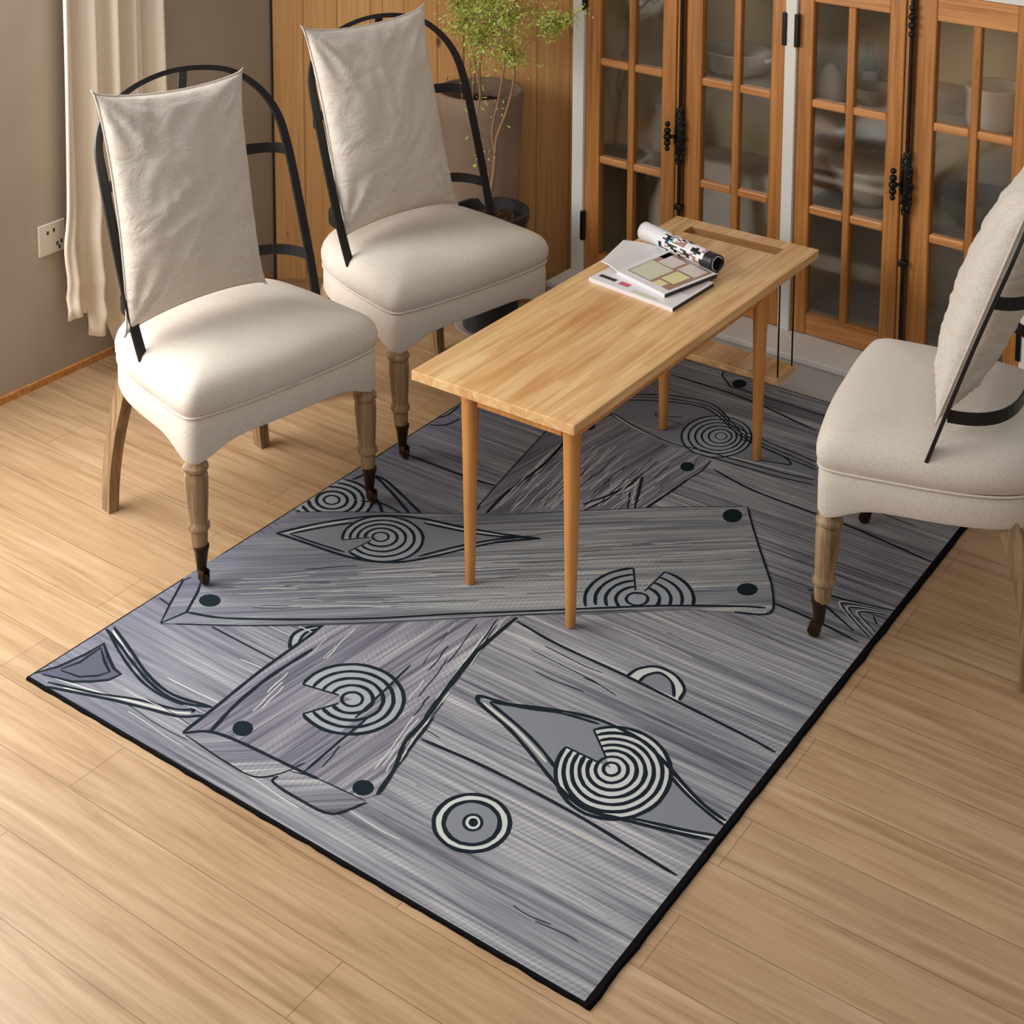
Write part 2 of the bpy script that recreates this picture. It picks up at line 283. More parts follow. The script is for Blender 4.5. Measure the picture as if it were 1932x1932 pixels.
(0,'l',8,0,'1183,528,1184,515,1187,503,1191,490,1197,479,1204,468,1212,458,1220,449,1230,441,1241,435,1251,430,1262,427,1274,425,1285,425,1296,427,1306,430,1316,434,1326,440,1334,447,1342,455,1348,465,1353,475,1357,486,1360,498,1361,510,1361,523,1359,535,1356,548,1352,560,1346,571,1339,582,1331,592,1321,601,1311,608,1301,614,1289,619,1278,622,1266,623,1254,622,1243,620,1232,616,1222,611,1212,604,1204,595,1197,585'),
(0,'l',8,0,'1166,528,1168,513,1171,497,1176,483,1183,469,1191,456,1201,444,1212,433,1223,424,1236,417,1249,411,1262,407,1275,405,1289,405,1302,407,1314,410,1326,416,1337,423,1348,431,1357,441,1364,452,1371,465,1375,478,1378,492,1380,507,1380,522,1378,537,1374,552,1369,566,1362,580,1354,593,1344,605,1333,615,1321,624,1308,632,1294,637,1280,641,1266,642,1252,642,1238,639,1225,634,1213,628,1201,619,1191,609,1183,597'),
(0,'l',8,0,'1149,528,1151,510,1155,492,1161,475,1169,459,1179,444,1190,430,1203,418,1216,407,1231,399,1246,392,1261,388,1277,386,1292,385,1308,388,1322,392,1336,398,1349,406,1361,416,1371,427,1380,440,1387,455,1393,470,1397,486,1399,503,1398,521,1396,538,1392,555,1386,572,1378,589,1368,604,1357,618,1344,630,1330,641,1315,649,1299,656,1283,660,1266,662,1249,661,1233,658,1218,653,1203,645,1190,635,1179,623,1169,609'),
(0,'l',8,0,'1169,609,1239,550'),
(0,'l',8,0,'1149,528,1233,528'),
(0,'F',0,0,'1182,274,1174,283,1166,291,1156,297,1146,302,1135,306,1124,308,1112,308,1100,307,1089,304,1079,300,1069,294,1060,287,1053,278,1047,269,1042,258,1039,248,1038,236,1038,225,1040,214,1043,203,1048,193,1055,184,1062,176,1071,168,1081,162,1091,158,1102,155,1113,153,1124,153,1135,154,1146,157,1156,162,1165,167,1173,174,1181,182,1187,191,1191,201,1194,211,1196,222,1196,233,1195,244,1192,254,1187,265'),
(0,'l',8,0,'1182,274,1174,283,1166,291,1156,297,1146,302,1135,306,1124,308,1112,308,1100,307,1089,304,1079,300,1069,294,1060,287,1053,278,1047,269,1042,258,1039,248,1038,236,1038,225,1040,214,1043,203,1048,193,1055,184,1062,176,1071,168,1081,162,1091,158,1102,155,1113,153,1124,153,1135,154,1146,157,1156,162,1165,167,1173,174,1181,182,1187,191,1191,201,1194,211,1196,222,1196,233,1195,244,1192,254,1187,265,1182,274'),
(0,'g',0,0,'1165,262,1159,269,1153,275,1146,280,1138,283,1130,286,1121,288,1113,288,1104,287,1096,285,1088,282,1081,278,1075,273,1069,266,1065,259,1061,252,1059,244,1058,235,1059,227,1060,219,1063,211,1067,203,1071,196,1077,189,1084,184,1091,179,1099,176,1107,173,1115,172,1123,172,1132,172,1139,175,1147,178,1154,182,1160,187,1165,193,1170,200,1173,207,1175,215,1177,223,1176,231,1175,239,1173,247,1169,255'),
(0,'l',8,0,'1165,262,1159,269,1153,275,1146,280,1138,283,1130,286,1121,288,1113,288,1104,287,1096,285,1088,282,1081,278,1075,273,1069,266,1065,259,1061,252,1059,244,1058,235,1059,227,1060,219,1063,211,1067,203,1071,196,1077,189,1084,184,1091,179,1099,176,1107,173,1115,172,1123,172,1132,172,1139,175,1147,178,1154,182,1160,187,1165,193,1170,200,1173,207,1175,215,1177,223,1176,231,1175,239,1173,247,1169,255,1165,262'),
(0,'F',0,0,'1134,242,1132,244,1130,247,1127,248,1124,250,1122,251,1119,252,1116,252,1113,252,1110,251,1108,250,1106,249,1104,247,1102,245,1101,243,1100,241,1099,238,1099,235,1099,232,1100,229,1101,226,1102,223,1104,221,1106,218,1108,216,1111,214,1114,213,1116,212,1119,211,1122,211,1125,211,1127,212,1130,213,1132,214,1134,216,1136,218,1137,220,1138,222,1139,225,1139,228,1139,231,1138,234,1137,237,1136,239'),
(0,'l',6,0,'1134,242,1132,244,1130,247,1127,248,1124,250,1122,251,1119,252,1116,252,1113,252,1110,251,1108,250,1106,249,1104,247,1102,245,1101,243,1100,241,1099,238,1099,235,1099,232,1100,229,1101,226,1102,223,1104,221,1106,218,1108,216,1111,214,1114,213,1116,212,1119,211,1122,211,1125,211,1127,212,1130,213,1132,214,1134,216,1136,218,1137,220,1138,222,1139,225,1139,228,1139,231,1138,234,1137,237,1136,239,1134,242'),
(0,'n',0,0,'1125,236,1124,237,1123,238,1122,238,1121,239,1120,240,1119,240,1118,240,1117,240,1116,240,1115,240,1115,239,1114,238,1113,238,1113,237,1113,236,1112,235,1112,234,1113,233,1113,232,1113,230,1114,229,1115,228,1115,227,1116,226,1117,226,1118,225,1119,225,1120,224,1121,224,1123,224,1123,224,1124,225,1125,225,1126,226,1126,226,1127,227,1127,228,1127,229,1127,230,1127,231,1127,233,1126,234,1126,235'),
(0,'l',6,0,'1125,236,1124,237,1123,238,1122,238,1121,239,1120,240,1119,240,1118,240,1117,240,1116,240,1115,240,1115,239,1114,238,1113,238,1113,237,1113,236,1112,235,1112,234,1113,233,1113,232,1113,230,1114,229,1115,228,1115,227,1116,226,1117,226,1118,225,1119,225,1120,224,1121,224,1123,224,1123,224,1124,225,1125,225,1126,226,1126,226,1127,227,1127,228,1127,229,1127,230,1127,231,1127,233,1126,234,1126,235,1125,236'),
(0,'F',0,1,'1132,809,1140,848,1172,880,1224,877,1264,847,1276,801'),
(0,'g',0,1,'1165,810,1168,839,1189,864,1229,850,1259,809'),
(0,'l',7,1,'1132,809,1140,848,1172,880,1224,877,1264,847,1274,805'),
(0,'l',7,1,'1165,810,1168,839,1189,864,1229,850,1259,809'),
(0,'e',0,0,'571,2317,638,2249,752,2259,779,2318,761,2393,631,2346'),
(0,'l',6,0,'571,2331,580,2300,640,2246,764,2254'),
(0,'l',5,0,'637,2253,602,2340'),
(0,'n',0,0,'675,2294,665,2305,653,2310,641,2307,633,2296,631,2281,636,2266,645,2254,657,2250,669,2253,677,2264,679,2279'),
(0,'l',7,0,'795,2255,782,2334'),
(0,'l',7,0,'809,2264,796,2344'),
(0,'l',7,0,'825,2276,813,2356'),
(0,'l',7,0,'843,2289,831,2369'),
(0,'l',7,0,'863,2303,850,2384'),
(0,'w',3,1,'621,786,648,789,676,790,703,787,731,783'),
(0,'l',2,1,'548,500,601,500,654,497,707,493,760,492'),
(0,'w',3,1,'786,1542,858,1539,929,1538,1001,1540,1073,1544'),
(0,'w',3,1,'263,185,333,187,404,191,475,193,545,190'),
(0,'w',2,1,'1136,1124,1197,1128,1258,1129,1319,1127,1380,1123'),
(0,'w',3,1,'466,763,489,761,511,763,533,767,556,769'),
(0,'w',2,1,'903,2059,944,2061,984,2064,1025,2067,1066,2065'),
(0,'l',2,1,'1037,1934,1090,1936,1143,1935,1195,1931,1248,1928'),
(0,'w',3,1,'699,1570,771,1569,842,1566,914,1563,985,1562'),
(0,'l',2,1,'250,69,303,66,356,62,409,62,463,65'),
(0,'w',2,1,'1223,2027,1281,2026,1340,2029,1399,2033,1457,2034'),
(0,'l',3,1,'352,1713,392,1716,432,1719,472,1720,512,1717'),
(0,'l',3,1,'912,791,954,788,996,785,1038,783,1080,786'),
(0,'w',2,1,'491,530,523,529,555,531,586,535,618,537'),
(0,'w',2,1,'496,1577,559,1581,622,1583,685,1581,748,1577'),
(0,'l',2,1,'1123,1007,1155,1004,1188,1001,1221,1003,1253,1006'),
(0,'w',2,1,'841,241,870,242,900,246,929,248,958,248'),
(0,'w',2,1,'234,467,288,464,341,464,395,468,448,471'),
(0,'l',2,1,'386,143,413,144,441,147,468,150,496,151'),
(0,'w',3,1,'231,1401,254,1400,276,1403,299,1407,322,1408'),
(0,'w',2,1,'522,92,547,95,571,99,596,100,620,98'),
(0,'w',3,1,'354,332,407,336,459,337,511,335,564,331'),
(0,'l',2,1,'283,107,336,108,388,106,440,102,493,100'),
(0,'l',2,1,'587,369,642,367,697,369,753,373,808,375'),
(0,'l',2,1,'1366,98,1389,100,1413,104,1436,106,1459,105'),
(0,'w',3,1,'150,1502,219,1504,288,1502,356,1499,425,1496'),
(0,'w',2,1,'461,1857,495,1856,528,1852,561,1849,594,1850'),
(0,'l',3,1,'947,700,980,697,1013,698,1047,702,1080,705'),
(0,'l',2,1,'810,387,835,391,859,394,883,393,908,390'),
(0,'w',3,1,'701,1799,723,1802,745,1802,766,1799,788,1795'),
(0,'w',2,1,'522,477,567,474,611,474,656,477,701,481'),
(0,'w',2,1,'711,857,766,860,820,863,875,865,930,863'),
(0,'w',2,1,'497,327,528,330,558,332,589,330,620,326'),
(0,'w',2,1,'198,693,262,697,326,699,390,698,454,695'),
(0,'w',2,1,'595,202,642,199,689,199,736,203,783,206'),
(0,'l',2,1,'67,1364,103,1364,140,1367,176,1371,213,1371'),
(0,'w',2,1,'429,774,452,777,475,777,498,774,522,770'),
(0,'w',3,1,'199,513,268,510,338,506,407,506,476,508'),
(0,'l',3,1,'524,522,578,518,631,518,684,520,737,524'),
(0,'l',3,1,'327,1015,387,1019,447,1020,507,1018,567,1014'),
(0,'w',2,1,'560,340,584,338,608,334,631,332,655,334'),
(0,'w',3,1,'949,958,1017,961,1086,964,1155,962,1223,958'),
(0,'w',2,1,'673,870,745,872,817,870,889,866,961,864'),
(0,'w',2,1,'536,342,598,346,659,349,720,348,782,345'),
(0,'w',3,1,'874,113,913,110,952,107,991,106,1030,110'),
(0,'l',2,1,'1311,105,1332,102,1353,102,1375,105,1396,109'),
(0,'l',2,1,'463,245,533,248,602,249,672,246,741,242'),
(0,'w',3,1,'631,62,675,62,718,59,761,56,804,55'),
(0,'w',2,1,'160,1506,224,1502,289,1501,353,1504,417,1507'),
(0,'w',2,1,'1334,183,1368,186,1403,188,1437,186,1471,182'),
(0,'l',3,1,'1247,1815,1296,1816,1345,1814,1394,1811,1443,1808'),
(0,'w',2,1,'168,921,242,919,317,915,392,913,466,914'),
(0,'w',2,1,'892,1076,951,1073,1010,1075,1069,1079,1127,1081'),
(0,'w',3,1,'1056,1476,1101,1480,1146,1482,1192,1481,1237,1478'),
(0,'w',3,1,'1248,1975,1291,1978,1333,1981,1376,1981,1419,1978'),
(0,'l',2,1,'295,556,357,552,419,549,482,548,544,551'),
(0,'w',2,1,'218,101,255,100,292,103,329,106,366,108'),
(0,'w',2,1,'1065,1638,1125,1641,1184,1645,1244,1646,1303,1644'),
(0,'w',3,1,'1002,949,1037,950,1072,948,1107,944,1142,943'),
(0,'w',2,1,'209,1673,270,1669,330,1668,391,1670,452,1674'),
(0,'w',2,1,'699,378,757,381,816,383,874,382,933,378'),
(0,'w',2,1,'282,53,330,52,377,48,425,45,473,46'),
(0,'l',3,1,'773,1455,828,1451,883,1449,938,1450,993,1453'),
(0,'w',3,1,'752,783,781,780,810,781,839,785,867,788'),
(0,'w',3,1,'185,711,228,712,272,715,316,718,360,718'),
(1,'D',0,0,'436,75,433,165,425,307,425,377,426,449,425,524,404,745,410,1190,389,1296,354,1478,312,1716,303,1845,425,1855,522,1822,651,1794,810,1804,823,1728,814,1663,806,1569,794,1445,794,1139,795,840,793,679,814,550,844,415,854,337,888,260,909,178,893,152,834,144,718,139,557,126,485,116'),
(1,'e',0,0,'439,73,486,115,557,126,720,136,835,143,894,151,908,151,868,82,779,74,706,79,702,98,653,61,587,64'),
(1,'l',8,1,'436,75,433,165,425,307,425,377,426,449,425,524,404,745'),
(1,'l',9,1,'484,109,465,199,458,273,458,343,468,459'),
(1,'l',7,1,'437,74,481,111,557,126,720,136,777,141'),
(1,'l',9,1,'909,178,888,260,854,337,844,415,814,550,793,679,792,843'),
(1,'l',4,1,'447,73,587,64,662,68,701,107,721,161'),
(1,'l',5,1,'702,98,706,79,779,74,868,82,905,147'),
(1,'l',3,1,'710,123,777,141,902,150'),
(1,'l',4,1,'410,1190,389,1296,354,1478,312,1716'),
(1,'l',8,1,'451,1170,433,1282,431,1375,430,1484,417,1572,395,1674'),
(1,'l',7,0,'431,1113,412,1198'),
(1,'l',7,1,'793,1444,806,1569,814,1663'),
(1,'l',4,1,'814,1663,823,1728,817,1791'),
(1,'l',3,1,'777,1780,790,1741'),
(1,'l',8,0,'641,1373,676,1456,695,1539,700,1596,736,1516,776,1425'),
(1,'l',8,0,'661,1343,679,1423,710,1515,759,1416'),
(1,'w',6,0,'653,1368,693,1457,708,1548,749,1457'),
(1,'n',0,0,'553,175,541,183,527,184,515,180,508,171,508,159,515,148,526,140,540,139,552,143,559,152,559,164'),
(1,'n',0,0,'891,190,881,197,868,199,856,194,849,185,848,173,853,163,863,156,876,154,887,159,895,168,896,179'),
(1,'n',0,0,'795,1734,786,1744,775,1748,764,1745,757,1736,756,1722,760,1709,769,1699,781,1695,791,1698,798,1707,800,1721'),
(1,'n',0,0,'426,1773,416,1784,404,1789,394,1787,388,1778,388,1765,394,1750,405,1739,416,1734,427,1737,432,1746,432,1759'),
(1,'f',0,0,'609,274,623,268,638,265,653,263,669,262,684,263,698,266,713,271,726,277,738,284,750,293,760,303,769,314,776,325,781,338,785,351,787,365,788,379,786,392,782,406,777,419,770,432,762,444,751,455,740,465,727,473,713,480,698,486,682,490,667,492,651,492,635,490,619,487,604,482,590,475,578,466,566,456,556,445,548,433,541,420,537,406,534,392,534,377,535,363,539,349,666,376'),
(1,'l',6.4,0,'685,390,679,395,672,398,664,399,656,398,650,394,644,389,641,382,640,375,642,368,646,362,652,357,659,354,667,353,675,354,682,358,687,363,690,369,691,376,689,383,685,390'),
(1,'l',8,0,'643,335,649,333,655,331,661,330,667,330,673,330,679,331,685,333,691,336,696,339,700,342,704,346,708,351,711,355,713,361,715,366,715,372,715,377,715,383,713,388,711,394,708,399,704,403,700,408,695,411,690,415,685,417,679,420,673,421,666,422,660,422,654,421,648,420,642,417,637,415,631,411,627,408,623,403,620,398,617,393,615,388,614,382,614,377,614,371,616,365'),
(1,'l',8,0,'632,314,640,311,649,309,659,307,668,307,677,308,686,309,694,312,703,316,710,320,717,325,723,331,728,338,733,345,736,353,738,361,740,369,740,378,739,386,736,394,733,402,729,410,723,417,717,423,710,429,702,434,694,438,685,441,676,444,666,445,657,445,648,444,638,442,630,439,621,434,614,429,607,424,601,417,596,410,592,402,589,394,588,385,587,377,588,368,590,360'),
(1,'l',8,0,'620,294,632,290,644,287,656,285,668,285,680,286,692,288,704,291,714,296,724,302,734,309,742,317,749,326,754,335,759,345,762,356,764,367,764,378,762,389,759,400,755,411,750,421,742,430,734,439,725,447,715,454,703,459,691,464,679,467,666,468,654,468,641,467,629,464,617,460,606,454,596,448,587,440,579,431,572,421,567,411,563,400,561,388,561,377,562,366,565,354'),
(1,'l',8,0,'609,274,623,268,638,265,653,263,669,262,684,263,698,266,713,271,726,277,738,284,750,293,760,303,769,314,776,325,781,338,785,351,787,365,788,379,786,392,782,406,777,419,770,432,762,444,751,455,740,465,727,473,713,480,698,486,682,490,667,492,651,492,635,490,619,487,604,482,590,475,578,466,566,456,556,445,548,433,541,420,537,406,534,392,534,377,535,363,539,349'),
(1,'l',8,0,'539,349,631,369'),
(1,'l',8,0,'609,274,650,347'),
(1,'D',0,0,'705,567,700,534,707,394,719,272,733,139,754,149,746,277,732,401'),
(1,'l',5,1,'696,548,706,432,713,332'),
(1,'l',5,1,'736,359,736,253,738,141'),
(1,'w',2,1,'819,509,806,568,791,629,780,694,767,759'),
(1,'w',2,1,'515,445,511,457,508,471,508,487,504,500'),
(1,'w',3,1,'821,484,810,547,797,610,782,673,768,741'),
(1,'w',3,1,'522,234,517,253,514,275,512,297,507,318'),
(1,'w',3,1,'880,241,873,265,868,291,864,319,857,345'),
(1,'w',3,1,'880,279,874,317,864,353,856,392,850,432'),
(1,'l',3,1,'891,260,887,279,885,299,879,317,875,336'),
(1,'w',3,1,'519,450,514,481,506,511,502,543,498,577'),
(1,'w',2,1,'832,460,819,511,809,566,799,622,785,677'),
(1,'l',3,1,'762,602,756,643,747,682,737,722,730,766'),
(1,'w',3,1,'813,624,801,670,792,719,783,770,770,819'),
(1,'w',3,1,'511,215,508,243,502,269,498,298,495,328'),
(1,'l',2,1,'719,565,710,596,704,629,699,664,690,697'),
(1,'l',3,1,'889,276,879,314,871,356,864,399,853,440'),
(1,'w',2,1,'715,577,708,617,701,659,690,698,682,741'),
(1,'w',3,1,'855,231,846,285,834,338,821,393,811,451'),
(1,'l',3,1,'810,565,797,623,786,684,773,746,757,808'),
(1,'w',3,1,'856,401,852,433,844,462,837,492,832,525'),
(1,'w',3,1,'493,280,488,299,486,320,485,341,480,360'),
(1,'l',3,1,'876,315,868,357,860,401,849,443,840,488'),
(1,'l',3,1,'816,411,814,431,810,449,804,466,802,486'),
(1,'l',3,1,'784,469,776,505,771,543,762,580,752,617'),
(1,'l',3,1,'743,556,740,581,736,607,728,630,724,656'),
(1,'w',3,1,'772,449,766,466,764,486,761,506,755,523'),
(1,'w',2,1,'804,641,795,683,788,728,777,772,766,816'),
(1,'l',3,1,'823,497,820,523,814,547,807,571,804,598'),
(1,'w',3,1,'863,249,856,290,845,329,837,370,830,414'),
(1,'l',3,1,'760,172,757,190,755,208,750,225,746,243'),
(1,'l',2,1,'837,423,830,448,824,476,820,505,813,533'),
(1,'l',3,1,'822,546,810,605,799,667,785,728,770,792'),
(1,'w',2,1,'478,429,477,450,473,470,469,489,467,511'),
(1,'w',3,1,'902,209,893,252,882,296,873,342,865,390'),
(1,'w',3,1,'523,1252,520,1289,513,1323,509,1359,507,1397'),
(1,'w',3,1,'457,1209,449,1253,440,1296,435,1344,428,1391'),
(1,'l',3,1,'446,1377,435,1430,427,1485,421,1544,410,1600'),
(1,'w',3,1,'568,1301,565,1317,565,1336,564,1353,560,1369'),
(1,'w',2,1,'760,1433,762,1449,765,1467,763,1482,763,1497'),
(1,'w',3,1,'583,1302,583,1326,581,1348,577,1369,577,1393'),
(1,'w',2,1,'554,1278,554,1296,550,1311,548,1327,549,1345'),
(1,'w',2,1,'681,1515,680,1533,677,1549,679,1569,679,1588'),
(1,'l',2,1,'766,1584,765,1596,765,1609,768,1624,767,1636'),
(1,'l',3,1,'447,1443,439,1483,435,1526,429,1570,420,1611'),
(1,'l',3,1,'561,1395,557,1434,555,1476,550,1516,545,1556'),
(1,'w',3,1,'498,1223,494,1266,489,1308,481,1349,476,1392'),
(1,'w',3,1,'482,1373,476,1417,468,1460,463,1507,458,1555'),
(1,'l',2,1,'556,1303,552,1320,549,1337,550,1357,548,1375'),
(1,'w',2,1,'465,1345,457,1381,453,1420,449,1460,441,1498'),
(1,'w',2,1,'442,1430,438,1450,438,1472,434,1492,429,1511'),
(1,'w',3,1,'747,1596,749,1611,751,1625,749,1637,750,1651'),
(1,'w',3,1,'699,1503,701,1540,700,1574,698,1609,700,1647'),
(1,'w',3,1,'638,1443,637,1481,633,1516,632,1553,632,1593'),
(1,'l',3,1,'693,1535,691,1554,689,1572,691,1594,691,1615'),
(1,'w',3,1,'497,1241,492,1261,490,1284,489,1307,483,1329'),
(1,'l',3,1,'675,1425,673,1438,675,1454,674,1469,671,1482'),
(1,'w',3,1,'458,1232,452,1283,445,1337,435,1388,426,1442'),
(1,'w',3,1,'516,1373,515,1402,509,1429,505,1458,504,1489'),
(1,'w',3,1,'432,1384,423,1432,413,1481,407,1534,400,1586'),
(1,'w',2,1,'525,1435,519,1470,514,1508,512,1548,506,1586'),
(1,'w',3,1,'705,1478,703,1499,705,1524,706,1548,703,1569'),
(1,'w',2,1,'596,1359,594,1391,593,1425,589,1456,585,1489'),
(1,'w',3,1,'438,1416,437,1442,433,1467,427,1490,424,1516'),
(1,'l',3,1,'649,1362,649,1399,646,1432,643,1468,644,1506'),
(1,'w',3,1,'426,1526,423,1547,417,1566,415,1587,414,1609'),
(1,'w',2,1,'598,1548,594,1573,592,1600,592,1630,589,1657'),
(1,'w',3,1,'541,1315,535,1347,533,1382,530,1417,524,1450'),
(1,'w',3,1,'554,1510,549,1552,548,1597,542,1639,536,1682'),
(1,'w',2,1,'652,1440,653,1459,654,1477,650,1492,650,1510'),
(1,'w',3,1,'577,1308,577,1336,574,1362,569,1388,569,1417'),
(1,'w',3,1,'751,1455,753,1485,751,1512,753,1542,756,1573'),
(1,'w',2,1,'675,1568,673,1597,670,1627,672,1660,671,1691'),
(1,'w',3,1,'681,1386,678,1412,678,1440,680,1470,677,1497'),
(1,'w',3,1,'721,1397,720,1423,723,1453,723,1480,721,1507'),
(1,'w',3,1,'614,1446,613,1477,613,1509,609,1538,607,1569'),
(1,'l',3,1,'585,1515,585,1550,582,1583,577,1615,576,1651'),
(1,'l',3,1,'671,1484,671,1520,668,1553,667,1588,669,1625'),
(1,'w',3,1,'425,1449,419,1475,413,1501,411,1530,408,1557'),
(1,'w',3,1,'427,1452,418,1492,412,1535,408,1580,399,1622'),
(1,'w',3,1,'528,1539,523,1564,523,1592,520,1619,515,1644'),
(1,'w',3,1,'443,1449,437,1493,433,1538,424,1582,417,1626'),
(1,'l',3,1,'674,1560,676,1595,675,1629,671,1661,672,1697'),
(1,'w',2,1,'505,1395,501,1444,493,1490,486,1538,483,1590'),
(1,'l',2,1,'781,1541,782,1559,780,1577,783,1598,785,1618'),
(1,'l',2,1,'581,1335,575,1368,572,1402,571,1439,567,1474'),
(1,'l',3,1,'653,1437,650,1452,651,1470,651,1487,648,1502'),
(1,'w',2,1,'674,1597,673,1618,675,1640,673,1659,671,1679'),
(1,'w',2,1,'525,1495,523,1540,519,1585,511,1628,507,1674'),
(1,'w',3,1,'462,1337,460,1363,455,1386,450,1409,449,1436'),
(1,'l',3,1,'634,1490,633,1523,629,1554,629,1588,629,1622'),
(1,'w',3,1,'585,1353,581,1381,577,1410,577,1441,574,1471'),
(1,'w',3,1,'547,1344,541,1377,539,1413,537,1450,530,1484'),
(1,'l',3,1,'590,1333,587,1355,588,1381,585,1404,581,1426'),
(1,'l',2,1,'632,1438,633,1462,633,1486,629,1507,628,1531'),
(1,'w',3,1,'711,1458,714,1473,713,1486,711,1499,713,1515'),
(1,'l',3,1,'731,1608,733,1629,730,1647,731,1668,734,1690'),
(1,'w',3,1,'560,1541,555,1580,550,1619,548,1662,545,1703'),
(1,'w',2,1,'731,1400,729,1425,730,1453,733,1481,731,1507'),
(1,'w',3,1,'555,1375,550,1414,549,1455,544,1496,538,1535'),
(1,'l',3,1,'692,1562,693,1596,695,1632,692,1665,691,1700'),
(1,'w',2,1,'486,1245,485,1265,480,1282,477,1301,476,1322'),
(1,'w',3,1,'568,1410,564,1446,558,1481,557,1520,554,1559'),
(1,'w',2,1,'505,1537,498,1569,494,1603,493,1639,487,1673'),
(1,'w',3,1,'437,1311,432,1342,430,1374,423,1404,417,1435'),
(1,'w',2,1,'597,1562,597,1599,595,1635,590,1668,589,1706'),
(1,'w',2,1,'721,1614,723,1641,722,1665,721,1690,724,1717'),
(1,'w',3,1,'574,1364,572,1394,567,1423,565,1455,564,1487'),
(1,'l',2,1,'642,1407,638,1428,637,1451,638,1476,636,1499'),
(1,'l',3,1,'593,1356,587,1397,586,1443,583,1489,577,1532'),
(1,'w',3,1,'690,1402,689,1438,691,1476,689,1513,686,1549'),
(2,'H',0,0,'-4,482,-4,584,13,703,30,826,25,884,187,997,436,1166,661,1343,831,1488,1022,1628,1104,1514,1210,1377,1251,1321,1293,1241,1283,1207,1227,1175,1123,1119,919,948,791,856,666,740,517,613,376,502,127,335,97,316'),
(2,'e',0,0,'97,316,8,462,13,494,43,498,72,465,115,384'),
(2,'l',5,0,'97,316,58,381,8,471,13,494'),
(2,'l',7,0,'97,316,115,384,75,459,45,500'),
(2,'l',7,1,'115,384,180,407,228,433,347,513,504,630,652,757,785,865,907,966,1062,1092,1214,1198,1277,1235'),
(2,'l',3,1,'127,335,258,421,373,505,515,617,663,743,813,871,1017,1039'),
(2,'l',3,1,'20,878,187,997,438,1163,661,1343,831,1488,1022,1628'),
(2,'l',5,1,'1022,1628,1104,1514,1210,1377,1251,1321,1293,1241,1283,1207,1220,1173'),
(2,'g',0,1,'49,769,108,869,181,960,247,1017,328,1055,435,1083,550,1121,643,1162,561,1082,510,1009,463,932,412,863,343,817,270,795,203,786,116,777'),
(2,'l',8,1,'49,769,108,869,181,960,247,1017,328,1055,435,1083,550,1121,643,1162'),
(2,'l',8,1,'49,769,116,777,203,786,270,795,343,817,412,863,463,932,510,1009,561,1082,643,1162'),
(2,'l',7,1,'81,789,132,864,181,927'),
(2,'l',7,1,'341,1039,433,1063,518,1092,588,1129'),
(2,'l',6,1,'83,787,174,796,258,808'),
(2,'l',7,1,'430,906,482,998,543,1082,589,1127'),
(2,'w',5,1,'66,778,115,861,168,931'),
(2,'w',5,1,'342,1049,456,1079,554,1115'),
(2,'w',5,1,'430,885,483,974,548,1076'),
(2,'l',11,0,'569,1119,644,1160'),
(2,'f',0,0,'265,817,279,814,294,812,308,812,322,813,336,817,349,821,362,828,373,836,383,845,392,855,399,866,405,878,409,891,411,904,411,918,409,931,406,944,400,957,393,969,385,981,374,991,363,1000,350,1007,336,1013,322,1017,307,1020,292,1021,277,1019,263,1016,249,1012,236,1005,224,997,213,988,204,977,196,965,191,952,187,939,185,925,186,911,188,897,192,884,198,871,206,859,215,848,286,920'),
(2,'l',5.6,0,'306,931,301,936,294,939,287,940,280,938,274,935,270,931,267,925,266,918,267,912,271,906,276,901,283,899,290,898,297,899,303,902,308,907,310,912,311,919,310,925,306,931'),
(2,'l',7,0,'278,878,283,877,289,876,295,876,301,876,306,878,312,880,317,882,321,885,325,889,329,893,332,898,334,903,336,908,336,913,336,919,336,924,334,930,332,935,329,940,325,944,321,948,316,952,311,954,306,957,300,958,294,959,288,960,282,959,277,958,271,956,266,953,261,950,257,946,253,942,250,937,248,932,247,927,246,922,246,916,247,911,248,905,251,900,254,896,257,891'),
(2,'l',7,0,'273,858,282,856,291,854,299,854,308,855,316,857,324,860,332,864,339,869,345,874,350,880,354,887,358,895,360,902,361,910,361,919,360,927,358,935,355,942,350,949,345,956,339,962,332,968,324,972,316,975,307,978,299,979,290,980,281,979,272,977,264,974,256,970,249,966,243,960,237,954,233,947,229,939,227,931,226,923,226,915,227,906,230,898,233,891,238,883,243,877'),
(2,'l',7,0,'269,837,281,835,292,833,304,833,315,834,326,837,337,841,347,846,356,852,364,859,371,868,377,877,381,887,384,897,386,907,386,918,385,929,382,939,378,950,372,959,365,968,357,976,347,984,337,990,326,994,315,998,303,1000,291,1000,279,999,267,997,256,993,246,988,236,981,228,974,221,965,215,956,210,945,207,935,206,924,206,913,208,902,211,891,215,881,222,871,229,863'),
(2,'l',7,0,'265,817,279,814,294,812,308,812,322,813,336,817,349,821,362,828,373,836,383,845,392,855,399,866,405,878,409,891,411,904,411,918,409,931,406,944,400,957,393,969,385,981,374,991,363,1000,350,1007,336,1013,322,1017,307,1020,292,1021,277,1019,263,1016,249,1012,236,1005,224,997,213,988,204,977,196,965,191,952,187,939,185,925,186,911,188,897,192,884,198,871,206,859,215,848'),
(2,'l',7,0,'215,848,266,900'),
(2,'l',7,0,'265,817,280,891'),
(2,'f',0,0,'918,1189,905,1176,894,1161,884,1145,877,1127,872,1110,869,1091,868,1073,870,1055,873,1037,879,1020,887,1005,897,990,908,978,912,980,918,984,925,989,934,996,945,1003,956,1011,969,1020,982,1030,996,1040,1010,1050,1024,1060,1039,1070,1052,1080,1066,1090,1078,1098,1090,1107,1100,1114,1109,1120,1116,1125,1122,1129,1125,1133,1119,1149,1111,1165,1100,1179,1089,1191,1075,1202,1060,1211,1044,1217,1028,1221,1010,1223,993,1222,994,1079'),
